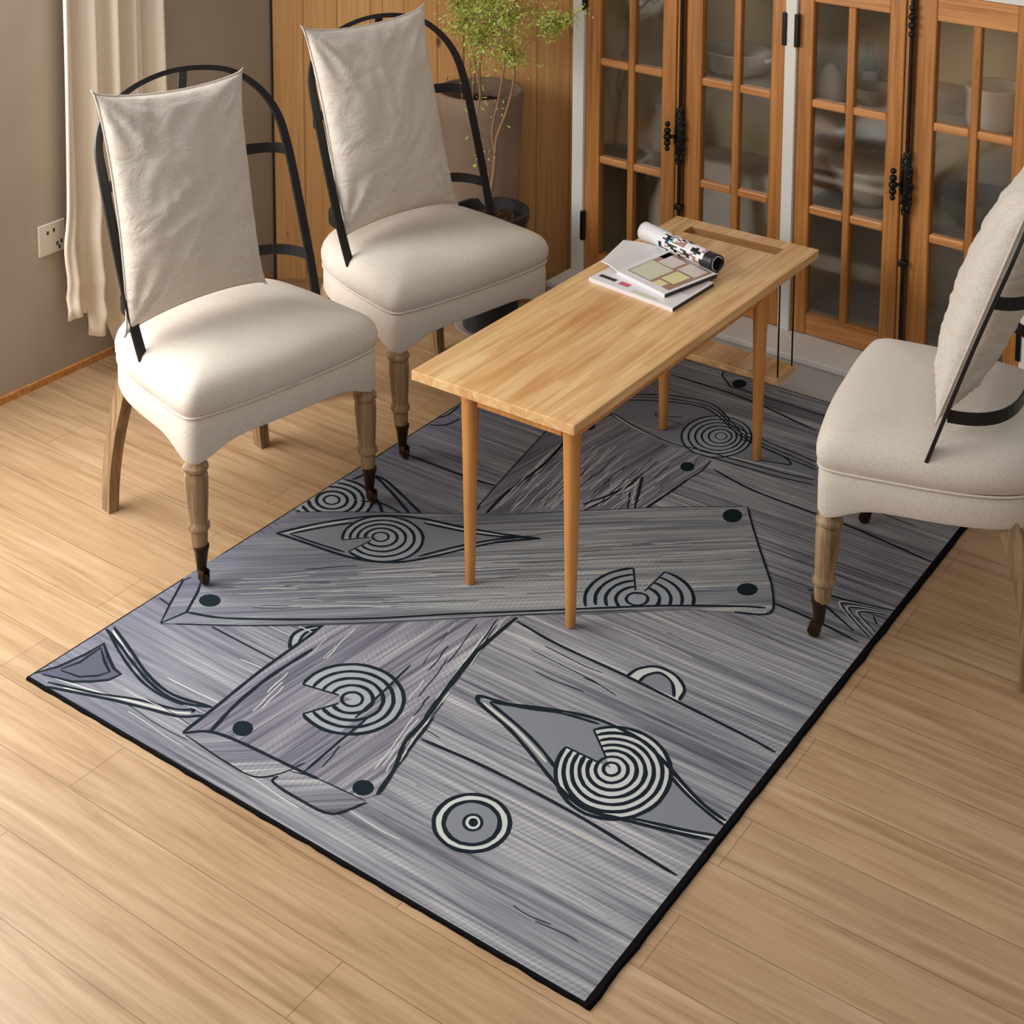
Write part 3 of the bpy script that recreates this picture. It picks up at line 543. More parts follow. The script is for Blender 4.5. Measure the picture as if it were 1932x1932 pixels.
(2,'l',6.4,0,'1018,1095,1013,1102,1006,1106,998,1107,989,1106,982,1102,975,1096,971,1089,969,1080,970,1071,973,1063,979,1057,986,1053,994,1052,1002,1053,1010,1057,1016,1063,1020,1070,1022,1079,1021,1087,1018,1095'),
(2,'l',8,0,'964,1122,959,1117,955,1111,951,1105,948,1098,946,1091,945,1084,944,1077,945,1070,946,1062,948,1056,951,1049,955,1044,960,1038,965,1034,970,1030,976,1027'),
(2,'l',8,0,'1050,1080,1050,1087,1049,1094,1047,1101,1044,1107,1041,1114,1037,1119,1032,1124,1026,1128,1020,1131,1014,1134,1007,1135,1001,1136,994,1136'),
(2,'l',8,0,'949,1144,942,1136,935,1128,929,1118,925,1108,921,1097,920,1086,919,1075,920,1065,922,1054,925,1044,930,1034,936,1026,942,1018,950,1011'),
(2,'l',8,0,'1076,1101,1073,1112,1069,1121,1064,1131,1058,1139,1051,1146,1042,1153,1034,1158,1024,1161,1014,1164,1004,1165,993,1164'),
(2,'l',8,0,'934,1166,924,1156,915,1144,907,1131,901,1118,897,1103,894,1089,894,1074,895,1060,898,1045,902,1032,909,1020,916,1008,925,998'),
(2,'l',8,0,'1099,1122,1094,1135,1087,1148,1079,1159,1070,1169,1059,1177,1047,1184,1034,1189,1021,1192,1007,1194,993,1193'),
(2,'l',8,0,'918,1189,905,1176,894,1161,884,1145,877,1127,872,1110,869,1091,868,1073,870,1055,873,1037,879,1020,887,1005,897,990,908,978'),
(2,'l',8,0,'1125,1133,1119,1149,1111,1165,1100,1179,1089,1191,1075,1202,1060,1211,1044,1217,1028,1221,1010,1223,993,1222'),
(2,'l',8,0,'993,1222,994,1119'),
(2,'l',8,0,'918,1189,973,1109'),
(2,'n',0,0,'149,468,136,475,121,476,107,471,98,460,97,447,104,435,117,428,132,427,146,433,155,444,156,456'),
(2,'n',0,0,'1032,1579,1021,1592,1007,1598,993,1594,984,1582,982,1564,987,1546,998,1533,1013,1528,1026,1532,1035,1544,1037,1561'),
(2,'n',0,0,'1225,1294,1215,1304,1203,1307,1190,1303,1181,1292,1177,1277,1181,1262,1190,1252,1203,1249,1215,1254,1225,1265,1228,1279'),
(2,'w',2,1,'239,684,298,731,355,780,411,831,469,881'),
(2,'w',2,1,'194,637,212,652,227,668,244,684,263,697'),
(2,'w',2,1,'298,547,359,592,422,636,485,680,545,727'),
(2,'w',3,1,'1005,1288,1042,1315,1079,1343,1114,1374,1149,1406'),
(2,'w',3,1,'124,563,160,589,194,618,226,648,259,677'),
(2,'l',2,1,'659,953,683,976,708,998,734,1019,762,1037'),
(2,'w',2,1,'902,1253,956,1302,1011,1349,1068,1394,1125,1439'),
(2,'w',2,1,'756,1267,791,1297,827,1326,862,1358,895,1393'),
(2,'w',2,1,'345,758,394,797,442,840,489,883,539,923'),
(2,'w',2,1,'165,511,216,552,267,595,319,636,374,675'),
(2,'w',2,1,'296,570,309,583,324,596,341,606,358,616'),
(2,'l',2,1,'211,603,236,626,263,646,292,665,318,687'),
(2,'w',2,1,'755,1204,789,1230,823,1258,854,1289,886,1320'),
(2,'w',3,1,'897,1312,947,1353,995,1397,1043,1443,1092,1486'),
(2,'w',2,1,'910,1316,951,1355,993,1394,1037,1430,1081,1465'),
(2,'l',2,1,'243,506,257,519,273,530,290,539,306,551'),
(2,'w',2,1,'714,1182,740,1203,765,1226,789,1251,814,1275'),
(2,'w',2,1,'332,625,385,665,437,708,489,751,544,791'),
(2,'w',2,1,'504,853,522,871,540,888,560,903,581,916'),
(2,'w',3,1,'344,721,388,760,433,796,480,831,527,867'),
(2,'w',3,1,'413,626,437,645,463,661,489,677,512,696'),
(2,'w',3,1,'133,528,160,547,187,565,212,586,235,608'),
(2,'w',2,1,'119,537,170,582,223,626,278,668,333,710'),
(2,'w',2,1,'478,710,511,737,546,761,582,785,615,811'),
(2,'w',2,1,'321,680,350,701,377,725,404,750,432,772'),
(2,'l',2,1,'105,503,142,532,180,559,216,587,251,617'),
(2,'l',3,1,'501,867,548,902,593,937,637,976,681,1015'),
(2,'w',2,1,'616,1175,669,1228,725,1279,782,1329,838,1380'),
(2,'w',2,1,'345,657,376,681,408,703,440,726,470,751'),
(2,'l',2,1,'950,1245,991,1275,1032,1306,1071,1340,1109,1375'),
(2,'w',2,1,'254,618,273,637,294,654,317,669,340,685'),
(2,'w',2,1,'527,824,572,861,620,896,667,931,712,968'),
(2,'l',2,1,'603,994,644,1026,686,1058,727,1093,766,1129'),
(2,'w',2,1,'544,904,594,949,646,993,699,1034,753,1075'),
(2,'w',3,1,'192,558,210,574,230,588,251,601,270,616'),
(2,'w',3,1,'687,887,705,899,724,910,741,923,757,938'),
(2,'w',2,1,'529,704,546,719,563,734,583,746,603,758'),
(2,'w',2,1,'520,716,561,747,604,776,647,806,687,838'),
(2,'w',3,1,'966,1307,1007,1338,1048,1369,1086,1404,1125,1440'),
(2,'w',2,1,'403,727,439,752,472,780,504,809,538,836'),
(2,'l',3,1,'227,690,253,712,277,736,301,759,328,780'),
(2,'w',2,1,'632,1174,677,1219,722,1264,769,1306,817,1347'),
(2,'w',2,1,'235,498,289,536,344,573,396,613,447,654'),
(2,'w',2,1,'822,1231,865,1264,906,1301,947,1339,988,1377'),
(2,'w',3,1,'952,1277,996,1317,1040,1357,1085,1395,1132,1430'),
(2,'w',2,1,'751,1187,776,1213,802,1237,831,1258,858,1280'),
(2,'w',2,1,'697,928,718,946,741,962,764,977,786,994'),
(2,'l',2,1,'237,493,263,509,288,526,311,546,334,565'),
(2,'l',2,1,'661,1033,722,1082,781,1134,839,1187,900,1237'),
(2,'w',3,1,'358,762,418,814,476,866,537,917,600,966'),
(2,'w',2,1,'626,895,670,932,714,969,761,1003,807,1037'),
(2,'l',2,1,'615,1046,661,1088,709,1128,758,1166,805,1207'),
(2,'w',2,1,'385,630,419,655,455,678,489,703,521,730'),
(2,'w',2,1,'356,750,391,776,426,802,458,831,490,861'),
(2,'w',3,1,'591,858,645,900,701,940,756,982,810,1026'),
(2,'w',3,1,'335,612,395,661,457,707,520,752,583,798'),
(2,'w',2,1,'674,1075,699,1097,726,1117,752,1137,777,1160'),
(2,'l',2,1,'482,697,532,731,580,767,627,805,675,843'),
(2,'l',2,1,'544,1094,585,1130,624,1170,662,1209,703,1246'),
(2,'l',2,1,'301,585,351,626,401,666,454,704,507,741')]

# ------------------------------------------------------------------ helpers
def link(name, bm, mats, parent=None, loc=(0, 0, 0), rz=0, smooth=False, sharp=None):
    me = bpy.data.meshes.new(name)
    bmesh.ops.recalc_face_normals(bm, faces=bm.faces)
    if smooth:
        for f in bm.faces: f.smooth = True
    bm.to_mesh(me); bm.free()
    for k in (mats if isinstance(mats, (list, tuple)) else [mats]): me.materials.append(M[k])
    if smooth and sharp: me.set_sharp_from_angle(angle=math.radians(sharp))
    o = bpy.data.objects.new(name, me); COL.objects.link(o); o.location = loc; o.rotation_euler = (0, 0, rz)
    if parent: o.parent = parent
    return o

def empty(name, loc, rz=0):
    o = bpy.data.objects.new(name, None); COL.objects.link(o); o.location = loc; o.rotation_euler = (0, 0, rz); o.empty_display_size = .1
    return o

def tag(o, label=None, cat=None, group=None, kind=None):
    if label: o['label'] = label
    if cat: o['category'] = cat
    if group: o['group'] = group
    if kind: o['kind'] = kind
    return o

def box(bm, x0, x1, y0, y1, z0, z1, mi=0, bevel=0):
    vs = [bm.verts.new((x, y, z)) for z in (z0, z1) for x, y in ((x0, y0), (x1, y0), (x1, y1), (x0, y1))]
    fs = [bm.faces.new([vs[i] for i in q]) for q in ((0, 3, 2, 1), (4, 5, 6, 7), (0, 1, 5, 4), (1, 2, 6, 5), (2, 3, 7, 6), (3, 0, 4, 7))]
    for f in fs: f.material_index = mi
    if bevel:
        es = list({e for f in fs for e in f.edges})
        r = bmesh.ops.bevel(bm, geom=es, offset=bevel, segments=2, affect='EDGES', profile=.5)
        for f in r['faces']: f.material_index = mi
    return vs

def lathe(bm, prof, n=28, c=(0, 0), mi=0, cap=True):
    rings = []
    for r, z in prof:
        if r < 1e-5: rings.append([bm.verts.new((c[0], c[1], z))])
        else: rings.append([bm.verts.new((c[0] + r * math.cos(2 * math.pi * i / n), c[1] + r * math.sin(2 * math.pi * i / n), z)) for i in range(n)])
    for a, b in zip(rings, rings[1:]):
        for i in range(n):
            j = (i + 1) % n
            if len(a) == 1 and len(b) == 1: continue
            if len(a) == 1: f = bm.faces.new((a[0], b[j], b[i]))
            elif len(b) == 1: f = bm.faces.new((a[i], a[j], b[0]))
            else: f = bm.faces.new((a[i], a[j], b[j], b[i]))
            f.material_index = mi
    if cap:
        for r in (rings[0], rings[-1]):
            if len(r) > 2: bm.faces.new(r).material_index = mi

def tube(bm, pts, rad, n=8, mi=0):
    pts = [V(p) for p in pts]; rings = []
    rads = rad if isinstance(rad, (list, tuple)) else [rad] * len(pts)
    up = V((0, 0, 1))
    for i, p in enumerate(pts):
        t = (pts[min(i + 1, len(pts) - 1)] - pts[max(i - 1, 0)]).normalized()
        a = t.cross(up) if abs(t.z) < .95 else t.cross(V((1, 0, 0)))
        a.normalize(); b = t.cross(a)
        if rings and (a.dot(prev) < 0): a = -a; b = -b
        prev = a.copy()
        rings.append([bm.verts.new(p + (a * math.cos(2 * math.pi * k / n) + b * math.sin(2 * math.pi * k / n)) * rads[i]) for k in range(n)])
    for a, b in zip(rings, rings[1:]):
        for k in range(n): bm.faces.new((a[k], a[(k + 1) % n], b[(k + 1) % n], b[k])).material_index = mi
    bm.faces.new(rings[0]).material_index = mi; bm.faces.new(rings[-1]).material_index = mi

def strap(bm, pts, wdir, w, t, wf=None):
    """flat bar along pts; wdir(i) gives the width direction at point i, t is thickness"""
    pts = [V(p) for p in pts]; rings = []
    for i, p in enumerate(pts):
        tg = (pts[min(i + 1, len(pts) - 1)] - pts[max(i - 1, 0)]).normalized()
        ww = w * (wf(p) if wf else 1); wd = wdir(i, tg); wd = (wd - tg * wd.dot(tg)).normalized(); nn = tg.cross(wd)
        rings.append([bm.verts.new(p + wd * (ww / 2 * a) + nn * (t / 2 * b)) for a, b in ((-1, -1), (1, -1), (1, 1), (-1, 1))])
    for a, b in zip(rings, rings[1:]):
        for k in range(4): bm.faces.new((a[k], a[(k + 1) % 4], b[(k + 1) % 4], b[k]))
    bm.faces.new(rings[0]); bm.faces.new(rings[-1])

def catmull(P, n=6):
    if len(P) < 3: return [V(p) for p in P]
    P = [V(p) for p in P]; Q = [P[0] * 2 - P[1]] + P + [P[-1] * 2 - P[-2]]; out = []
    for i in range(1, len(Q) - 2):
        p0, p1, p2, p3 = Q[i - 1:i + 3]
        for k in range(n):
            t = k / n
            out.append(.5 * ((2 * p1) + (p2 - p0) * t + (2 * p0 - 5 * p1 + 4 * p2 - p3) * t * t + (3 * p1 - p0 - 3 * p2 + p3) * t ** 3))
    out.append(P[-1].copy()); return out

# ------------------------------------------------------------------ the room
bm = bmesh.new(); box(bm, -4.3, 3.2, -1.2, 5.4, -.08, 0); tag(link('floor', bm, 'floor'), kind='structure')
# left wall with the (unseen) window opening the daylight comes through: y 0.1 .. 2.75
bm = bmesh.new()
for a in ((-1.2, .1, 0, 2.9), (.1, 2.84, 0, .55), (.1, 2.84, 2.5, 2.9), (2.84, 4.22, 0, 2.9)):
    box(bm, -4.285, -4.085, a[0], a[1], a[2], a[3])
tag(link('wall_left', bm, 'wall'), kind='structure')
bm = bmesh.new()
for y in (.1, 1.45, 2.80): box(bm, -4.22, -4.16, y, y + .04, .55, 2.5)
for z in (.55, 2.46): box(bm, -4.22, -4.16, .14, 2.80, z, z + .04)
tag(link('window_1', bm, 'white'), kind='structure')
bm = bmesh.new(); box(bm, -4.085, -4.073, 2.0, 4.14, 0, .022); tag(link('baseboard_left', bm, 'orange_h'), kind='structure')

# angled knotty pine wall
P0 = V((-4.085, 4.155, 0)); P1 = V((-3.115, 4.925, 0)); dv = (P1 - P0); ang = math.atan2(dv.y, dv.x); LN = dv.length
bm = bmesh.new(); box(bm, .012, LN, 0, .06, 0, 2.9, 0)
box(bm, .40, .415, -.004, 0, 0, 2.9, 0)
tag(link('wall_back', bm, 'pine', loc=P0, rz=ang), kind='structure')
bm = bmesh.new(); box(bm, .005, .012, -.003, .05, 0, 2.9); tag(link('trim_1', bm, 'hole', loc=P0, rz=ang), kind='structure')

# glazed cabinet wall: local u along the wall, v into the wall, origin at the foot of the middle post
CO = V((-2.181, 4.627, 0)); CA = -.0316
# kerb under the cabinet
bm = bmesh.new(); box(bm, -.885, 2.3, -.152, .02, 0, .105, 0); tag(link('trim_2', bm, 'riser', loc=CO, rz=CA), kind='structure')
bm = bmesh.new(); box(bm, -.885, 2.3, -.162, .55, .105, .125, 0, .003); tag(link('trim_3', bm, 'white', loc=CO, rz=CA), kind='structure')
bm = bmesh.new(); box(bm, -.885, 2.3, 0, .14, 1.335, 2.9); tag(link('wall_right', bm, 'white', loc=CO, rz=CA), kind='structure')

cab = tag(empty('display_cabinet', CO + V((0, 0, .125)), CA), 'built-in display cabinet with honey wood glazed doors and white posts', 'cabinet')
Z0 = -.125  # children are placed in cabinet space, whose origin sits on the kerb
def cz(z): return z + Z0
for (u0, u1) in ((-.882, -.834), (-.037, .003), (.778, .818)):
    bm = bmesh.new(); box(bm, u0, u1, -.012, .05, cz(.126), cz(1.335), 0, .002); link('post', bm, 'white', cab)
bm = bmesh.new(); box(bm, -.86, .8, .46, .48, cz(.127), cz(1.334)); box(bm, -.872, -.852, .05, .48, cz(.127), cz(1.334)); box(bm, .8, .82, .05, .48, cz(.127), cz(1.334)); box(bm, -.852, .8, .05, .46, cz(1.31), cz(1.334))
link('back_panel', bm, 'cab_in', cab)
for z in (.145, .535, .9):
    bm = bmesh.new(); box(bm, -.852, .8, .06, .46, cz(z - .018), cz(z), 0, .002); link('shelf', bm, 'shelf', cab)
bm = bmesh.new(); box(bm, -.03, -.01, .061, .46, cz(.146), cz(1.308)); link('divider', bm, 'cab_in', cab)

def door(u0, u1, o0, o1, meet, hinge_side, hz):
    """u0..u1 leaf, o0..o1 glass opening"""
    zb, zt, ob, ot = cz(.128), cz(1.333), cz(.2), cz(1.25)
    d = bpy.data.objects.new('door', None)
    bm = bmesh.new()
    box(bm, u0, o0, 0, .035, zb, zt, 0, .004); box(bm, o1, u1, 0, .035, zb, zt, 0, .004)
    box(bm, o0, o1, .003, .033, zb, ob, 1, .003); box(bm, o0, o1, .003, .033, ot, zt, 1, .003)
    mu = (o0 + o1) / 2 + .002
    box(bm, mu - .013, mu + .013, .002, .03, ob, ot, 0, .005)
    for z in (.555, .915):
        box(bm, o0, mu - .013, .002, .03, cz(z) - .014, cz(z) + .014, 1, .006); box(bm, mu + .013, o1, .002, .03, cz(z) - .014, cz(z) + .014, 1, .006)
    o = link('door', bm, ['orange', 'orange_h'], cab)
    bm = bmesh.new(); box(bm, o0, o1, .016, .019, ob, ot); link('glass_pane', bm, 'glass', o)
    if meet:
        bm = bmesh.new(); box(bm, u1 + .001, u1 + .022, .006, .04, zb, zt, 0, .003); link('astragal', bm, 'orange', o)
    for z in hz:
        hx = u0 if hinge_side == 'l' else u1
        bm = bmesh.new(); box(bm, hx - .008, hx + .008, -.018, -.001, cz(z - .055), cz(z + .055), 0, .003); h = link('hinge', bm, 'black', o)
    return o
d1 = door(-.832, -.457, -.772, -.512, True, 'l', (.30, 1.15))
d2 = door(-.416, -.039, -.355, -.092, False, 'r', (1.15,))
d3 = door(.005, .371, .058, .318, True, 'l', (1.15,))
d4 = door(.410, .776, .472, .724, False, 'r', (.30, 1.15))

def bolt(parent, u, zs):
    bm = bmesh.new()
    tube(bm, [(u, -.014, cz(.17)), (u, -.014, cz(1.33))], .0065, 10)
    # cast backplate: a leafy stack of lobes round the rod
    r_ = random.Random(5)
    lathe(bm, [(.004, cz(zs - .11)), (.010, cz(zs - .08)), (.017, cz(zs - .03)), (.018, cz(zs + .02)), (.012, cz(zs + .08)), (.004, cz(zs + .105))], 16, c=(u, -.012))
    for k in range(46):
        t = r_.random(); z = cz(zs - .1 + .2 * t); r = .006 + .013 * math.sin(math.pi * min(1, t * .95 + .05)) ** .8; an = math.pi + r_.random() * math.pi
        bmesh.ops.create_icosphere(bm, subdivisions=1, radius=r_.uniform(.0045, .0075), matrix=Matrix.Translation((u + r * math.cos(an), -.012 + r * .8 * math.sin(an), z)) @ Matrix.Diagonal((1, 1, 1.5, 1)))
    box(bm, u - .014, u + .014, -.02, -.002, cz(.172), cz(.2), 0, .003)
    box(bm, u - .014, u + .014, -.022, -.002, cz(.45), cz(.47), 0, .003)
    for k in range(4): bmesh.ops.create_icosphere(bm, subdivisions=2, radius=.014 - .002 * abs(k - 1.5), matrix=Matrix.Translation((u, -.016, cz(1.2 + .028 * k))))
    b = link('cremone_bolt', bm, 'black', parent, smooth=True, sharp=40)
    bm = bmesh.new()
    tube(bm, [(u - .008, -.03, cz(zs)), (u - .022, -.045, cz(zs))], .006, 8)
    for z, r in ((.045, .010), (.022, .012), (0, .014), (-.022, .012), (-.042, .009)):
        bmesh.ops.create_icosphere(bm, subdivisions=2, radius=r, matrix=Matrix.Translation((u - .028, -.05, cz(zs + z))))
    k = link('bolt_handle', bm, 'black', parent, smooth=True)
bolt(d2, -.427, .715); bolt(d4, .399, .722)

def in_cab(u, v, z):
    c, s = math.cos(CA), math.sin(CA); return V((CO.x + c * u - s * v, CO.y + s * u + c * v, z))
def vessel(name, prof, mt, u, v, z, label, cat, n=32, parts=(), sx=1, rz=0):
    bm = bmesh.new(); lathe(bm, prof, n)
    if sx != 1:
        for q in bm.verts: q.co.x *= sx
    root = link(name, bm, mt, loc=in_cab(u, v, z), rz=rz, smooth=True, sharp=50); tag(root, label, cat); return root
c = vessel('casserole_dish', [(0, 0), (.075, 0), (.098, .02), (.105, .075), (.112, .08), (.112, .086), (.1, .086), (.094, .07), (.05, .05), (0, .048)], 'ceramic', -.345, .22, .901, 'wide pale casserole dish on the upper shelf behind the second glass door', 'dish', sx=1.15)
for s in (-1, 1):
    bm = bmesh.new(); tube(bm, [(s * .125, -.03, .065), (s * .15, -.02, .07), (s * .152, .02, .07), (s * .125, .03, .065)], .007, 8); link('handle', bm, 'ceramic', c, smooth=True)
vessel('mixing_bowl', [(0, 0), (.035, 0), (.062, .03), (.07, .06), (.066, .06), (.055, .03), (0, .012)], 'stone', .198, .16, .901, 'small brown stoneware bowl on the upper shelf behind the third glass door', 'bowl')
b = vessel('bottle', [(0, 0), (.024, 0), (.026, .01), (.026, .1), (.01, .135), (.009, .17), (0, .17)], 'bottle', .125, .29, .901, 'green glass bottle standing behind the brown bowl', 'bottle')
bm = bmesh.new(); lathe(bm, [(.0275, .03), (.0275, .075)], 24, cap=False); link('bottle_label', bm, 'paper', b)
vessel('teapot', [(0, 0), (.055, 0), (.06, .015), (.05, .06), (.028, .1), (.012, .12), (0, .122)], 'ceramic', .062, .125, .901, 'pale conical pot at the left edge of the third glass door', 'pot')
vessel('storage_jar', [(0, 0), (.078, 0), (.088, .02), (.088, .12), (.093, .125), (.093, .135), (.08, .135), (.078, .03), (0, .03)], 'ceramic', .605, .16, .901, 'white ceramic jar on the upper shelf behind the rightmost glass door', 'jar')
bx = bmesh.new(); box(bx, -.07, .07, -.05, .05, 0, .07, 0, .004); box(bx, -.073, .073, -.053, .053, .055, .075, 0, .003)
tag(link('storage_box', bx, 'hole', loc=in_cab(.415, .25, .901), rz=CA), 'low dark brown box on the upper shelf beside the white jar', 'box')
vessel('serving_bowl', [(0, 0), (.06, 0), (.11, .05), (.14, .12), (.145, .14), (.135, .14), (.1, .06), (0, .03)], 'ceramic', .165, .24, .536, 'large grey bowl on the middle shelf behind the third glass door', 'bowl')
vessel('tall_vase', [(0, 0), (.05, 0), (.075, .08), (.07, .2), (.035, .28), (.045, .3), (.04, .3), (.028, .28), (0, .27)], 'stone', -.64, .26, .146, 'tall brown vase on the cabinet floor behind the first glass door', 'vase')
vessel('salad_bowl', [(0, 0), (.05, 0), (.1, .05), (.12, .1), (.115, .1), (.09, .055), (0, .02)], 'stone', .52, .26, .536, 'shallow brown bowl on the middle shelf behind the rightmost door', 'bowl')
vessel('cream_jug', [(0, 0), (.05, 0), (.07, .05), (.055, .12), (.04, .16), (.048, .18), (.042, .18), (.034, .16), (0, .15)], 'ceramic', -.68, .3, .536, 'round grey jug on the middle shelf behind the first glass door', 'jug')

# ------------------------------------------------------------------ socket
s = tag(empty('wall_socket', (-4.085, 3.147, .48)), 'white double wall socket low on the taupe wall beside the curtain', 'socket')
bm = bmesh.new(); box(bm, .0, .009, -.052, .052, -.052, .052, 0, .003); link('cover_plate', bm, 'plastic', s)
for y, z in ((-.018, .022), (.006, .026), (.018, -.022), (.034, -.018), (.026, -.036)):
    bm = bmesh.new(); box(bm, .0085, .0098, y - .0035, y + .0035, z - .006, z + .006); link('socket_slot', bm, 'hole', s)

# ------------------------------------------------------------------ curtain
bm = bmesh.new(); NU, NV = 90, 60; grid = []
for j in range(NV + 1):
    t = j / NV; row = []
    for i in range(NU + 1):
        s_ = i / NU
        top = 2.55
        stag = .235 - .075 * (s_ > .2) - .075 * (s_ > .4) - .06 * (s_ > .55)
        hem = stag + .012 * math.sin(s_ * 21)
        z = hem + (top - hem) * (1 - t)
        spread = 1 + .10 * t
        y = 3.15 + (s_ * .42) * (1 + .12 * t) - .035 * t
        y += .012 * math.exp(-((z - .48) / .07) ** 2) * -1 * (1 - s_)
        amp = .022 + .018 * t
        x = -3.99 + amp * math.sin(s_ * 30 + .6 * math.sin(t * 3)) + .012 * math.sin(s_ * 71 + t * 2)
        if z < .45: x += .018 * math.sin(z * 55 + s_ * 6) * (1 - z / .45); 
        row.append(bm.verts.new((x, y, z)))
    grid.append(row)
for j in range(NV):
    for i in range(NU): bm.faces.new((grid[j][i], grid[j][i + 1], grid[j + 1][i + 1], grid[j + 1][i]))
cu = link('curtain', bm, 'curtain', smooth=True); tag(cu, 'sheer cream curtain hanging in folds against the left wall', 'curtain')
sm = cu.modifiers.new('thick', 'SOLIDIFY'); sm.thickness = .002
bm = bmesh.new(); tube(bm, [(-3.99, .0, 2.57), (-3.99, 3.75, 2.57)], .012, 12)
for y in (.02, 3.73): tube(bm, [(-4.085, y, 2.57), (-3.99, y, 2.57)], .008, 8)
tag(link('curtain_rod', bm, 'iron', smooth=True, sharp=40), 'black curtain rod fixed high on the left wall', 'curtain rod')

# ------------------------------------------------------------------ rug
RX, RY, RZ = -2.9, 2.125, .0065
rug = tag(empty('area_rug', (RX, RY, 0)), 'grey rug printed with crossed timber boards and eye-shaped knots', 'rug')
W, D = 1.543, 2.33
bm = bmesh.new(); uvl = bm.loops.layers.uv.new('grain')
names = ['r_base', 'r_D', 'r_H', 'r_f', 'r_g', 'r_d', 'r_e', 'r_n', 'r_l', 'r_w', 'r_F', 'r_edge']; idx = {k[2:]: i for i, k in enumerate(names)}
ANG = {'e': math.radians(40), 'D': math.radians(83), 'H': math.radians(39)}
def face(pts, z, k, a=0):
    out = []
    for p in pts:
        q = (min(max(p[0], 0), W), min(max(p[1], 0), D))
        if not out or (abs(out[-1][0] - q[0]) + abs(out[-1][1] - q[1])) > 1e-4: out.append(q)
    if len(out) > 2 and (abs(out[-1][0] - out[0][0]) + abs(out[-1][1] - out[0][1])) < 1e-4: out.pop()
    if len(out) < 3: return
    f = bm.faces.new([bm.verts.new((x, y, z)) for x, y in out]); f.material_index = idx[k]
    for l in f.loops:
        x, y = l.vert.co.x, l.vert.co.y; l[uvl].uv = (x * math.cos(a) + y * math.sin(a), -x * math.sin(a) + y * math.cos(a))
    f.normal_update()
    if f.normal.z < 0: f.normal_flip()
def ribbon(pts, z, w, k):
    seg = []; segs = []
    for p in pts:
        if -.002 <= p.x <= W + .002 and -.002 <= p.y <= D + .002: seg.append(p)
        else:
            if len(seg) > 1: segs.append(seg)
            seg = []
    if len(seg) > 1: segs.append(seg)
    for s_ in segs:
        L_ = []; R_ = []
        for i, p in enumerate(s_):
            t = s_[min(i + 1, len(s_) - 1)] - s_[max(i - 1, 0)]
            if t.length < 1e-6: t = V((1, 0, 0))
            t.normalize(); nn = V((-t.y, t.x, 0))
            ww = w * (.9 + .25 * noise.noise(V((p.x * 30, p.y * 30, w * 100))))
            closed = (s_[0] - s_[-1]).length < 1e-4
            if not closed and i in (0, len(s_) - 1): ww *= .55
            L_.append(bm.verts.new((p.x + nn.x * ww / 2, p.y + nn.y * ww / 2, z))); R_.append(bm.verts.new((p.x - nn.x * ww / 2, p.y - nn.y * ww / 2, z)))
        for i in range(len(s_) - 1):
            f = bm.faces.new((R_[i], R_[i + 1], L_[i + 1], L_[i])); f.material_index = idx[k]
face([(0, 0), (W, 0), (W, D), (0, D)], RZ, 'base')
for n_, (layer, kind, w, sm_, txt) in enumerate(RUG_PRINT):
    v = [float(a) / 1000 for a in txt.split(',')]; P = [V((v[i], v[i + 1], 0)) for i in range(0, len(v), 2)]
    if sm_: P = catmull(P, 5)
    zz = RZ + .0006 * layer + n_ * 1.0e-6
    if kind in 'lw': ribbon(P, zz + .0003 + (.0001 if kind == 'l' else 0), w * (1.3 if w > 4 else 1.1) / 1000, kind)
    else: face([(p.x, p.y) for p in P], zz + .0001, kind, ANG.get(kind, 0))
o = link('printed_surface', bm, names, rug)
# body and black binding
bm = bmesh.new(); NE = 70
def edge_wave(t, k): return .004 * noise.noise(V((t * 9, k, 0)))
box(bm, 0.003, W - .003, .003, D - .003, .0005, RZ - .0004); link('backing', bm, 'r_edge', rug)
bm = bmesh.new()
def border(pa, pb, nx, ny, w, k):
    prev = None
    for i in range(NE + 1):
        t = i / NE; x = pa[0] + (pb[0] - pa[0]) * t; y = pa[1] + (pb[1] - pa[1]) * t; e = w + edge_wave(t * 4, k) * min(1, w / .006)
        ring = [bm.verts.new(q) for q in ((x - nx * .002, y - ny * .002, RZ + .0008), (x + nx * e * .7, y + ny * e * .7, RZ), (x + nx * e, y + ny * e, .0006), (x - nx * .002, y - ny * .002, .0006))]
        if prev:
            for q in range(4): bm.faces.new((prev[q], prev[(q + 1) % 4], ring[(q + 1) % 4], ring[q]))
        else: bm.faces.new(ring)
        prev = ring
    bm.faces.new(prev)
border((W, -.004), (W, D), 1, 0, .013, 1); border((-.002, 0), (W + .008, 0), 0, -1, .005, 2); border((0, 0), (0, D), -1, 0, .002, 3); border((0, D), (W, D), 0, 1, .002, 4)
link('binding', bm, 'r_edge', rug)

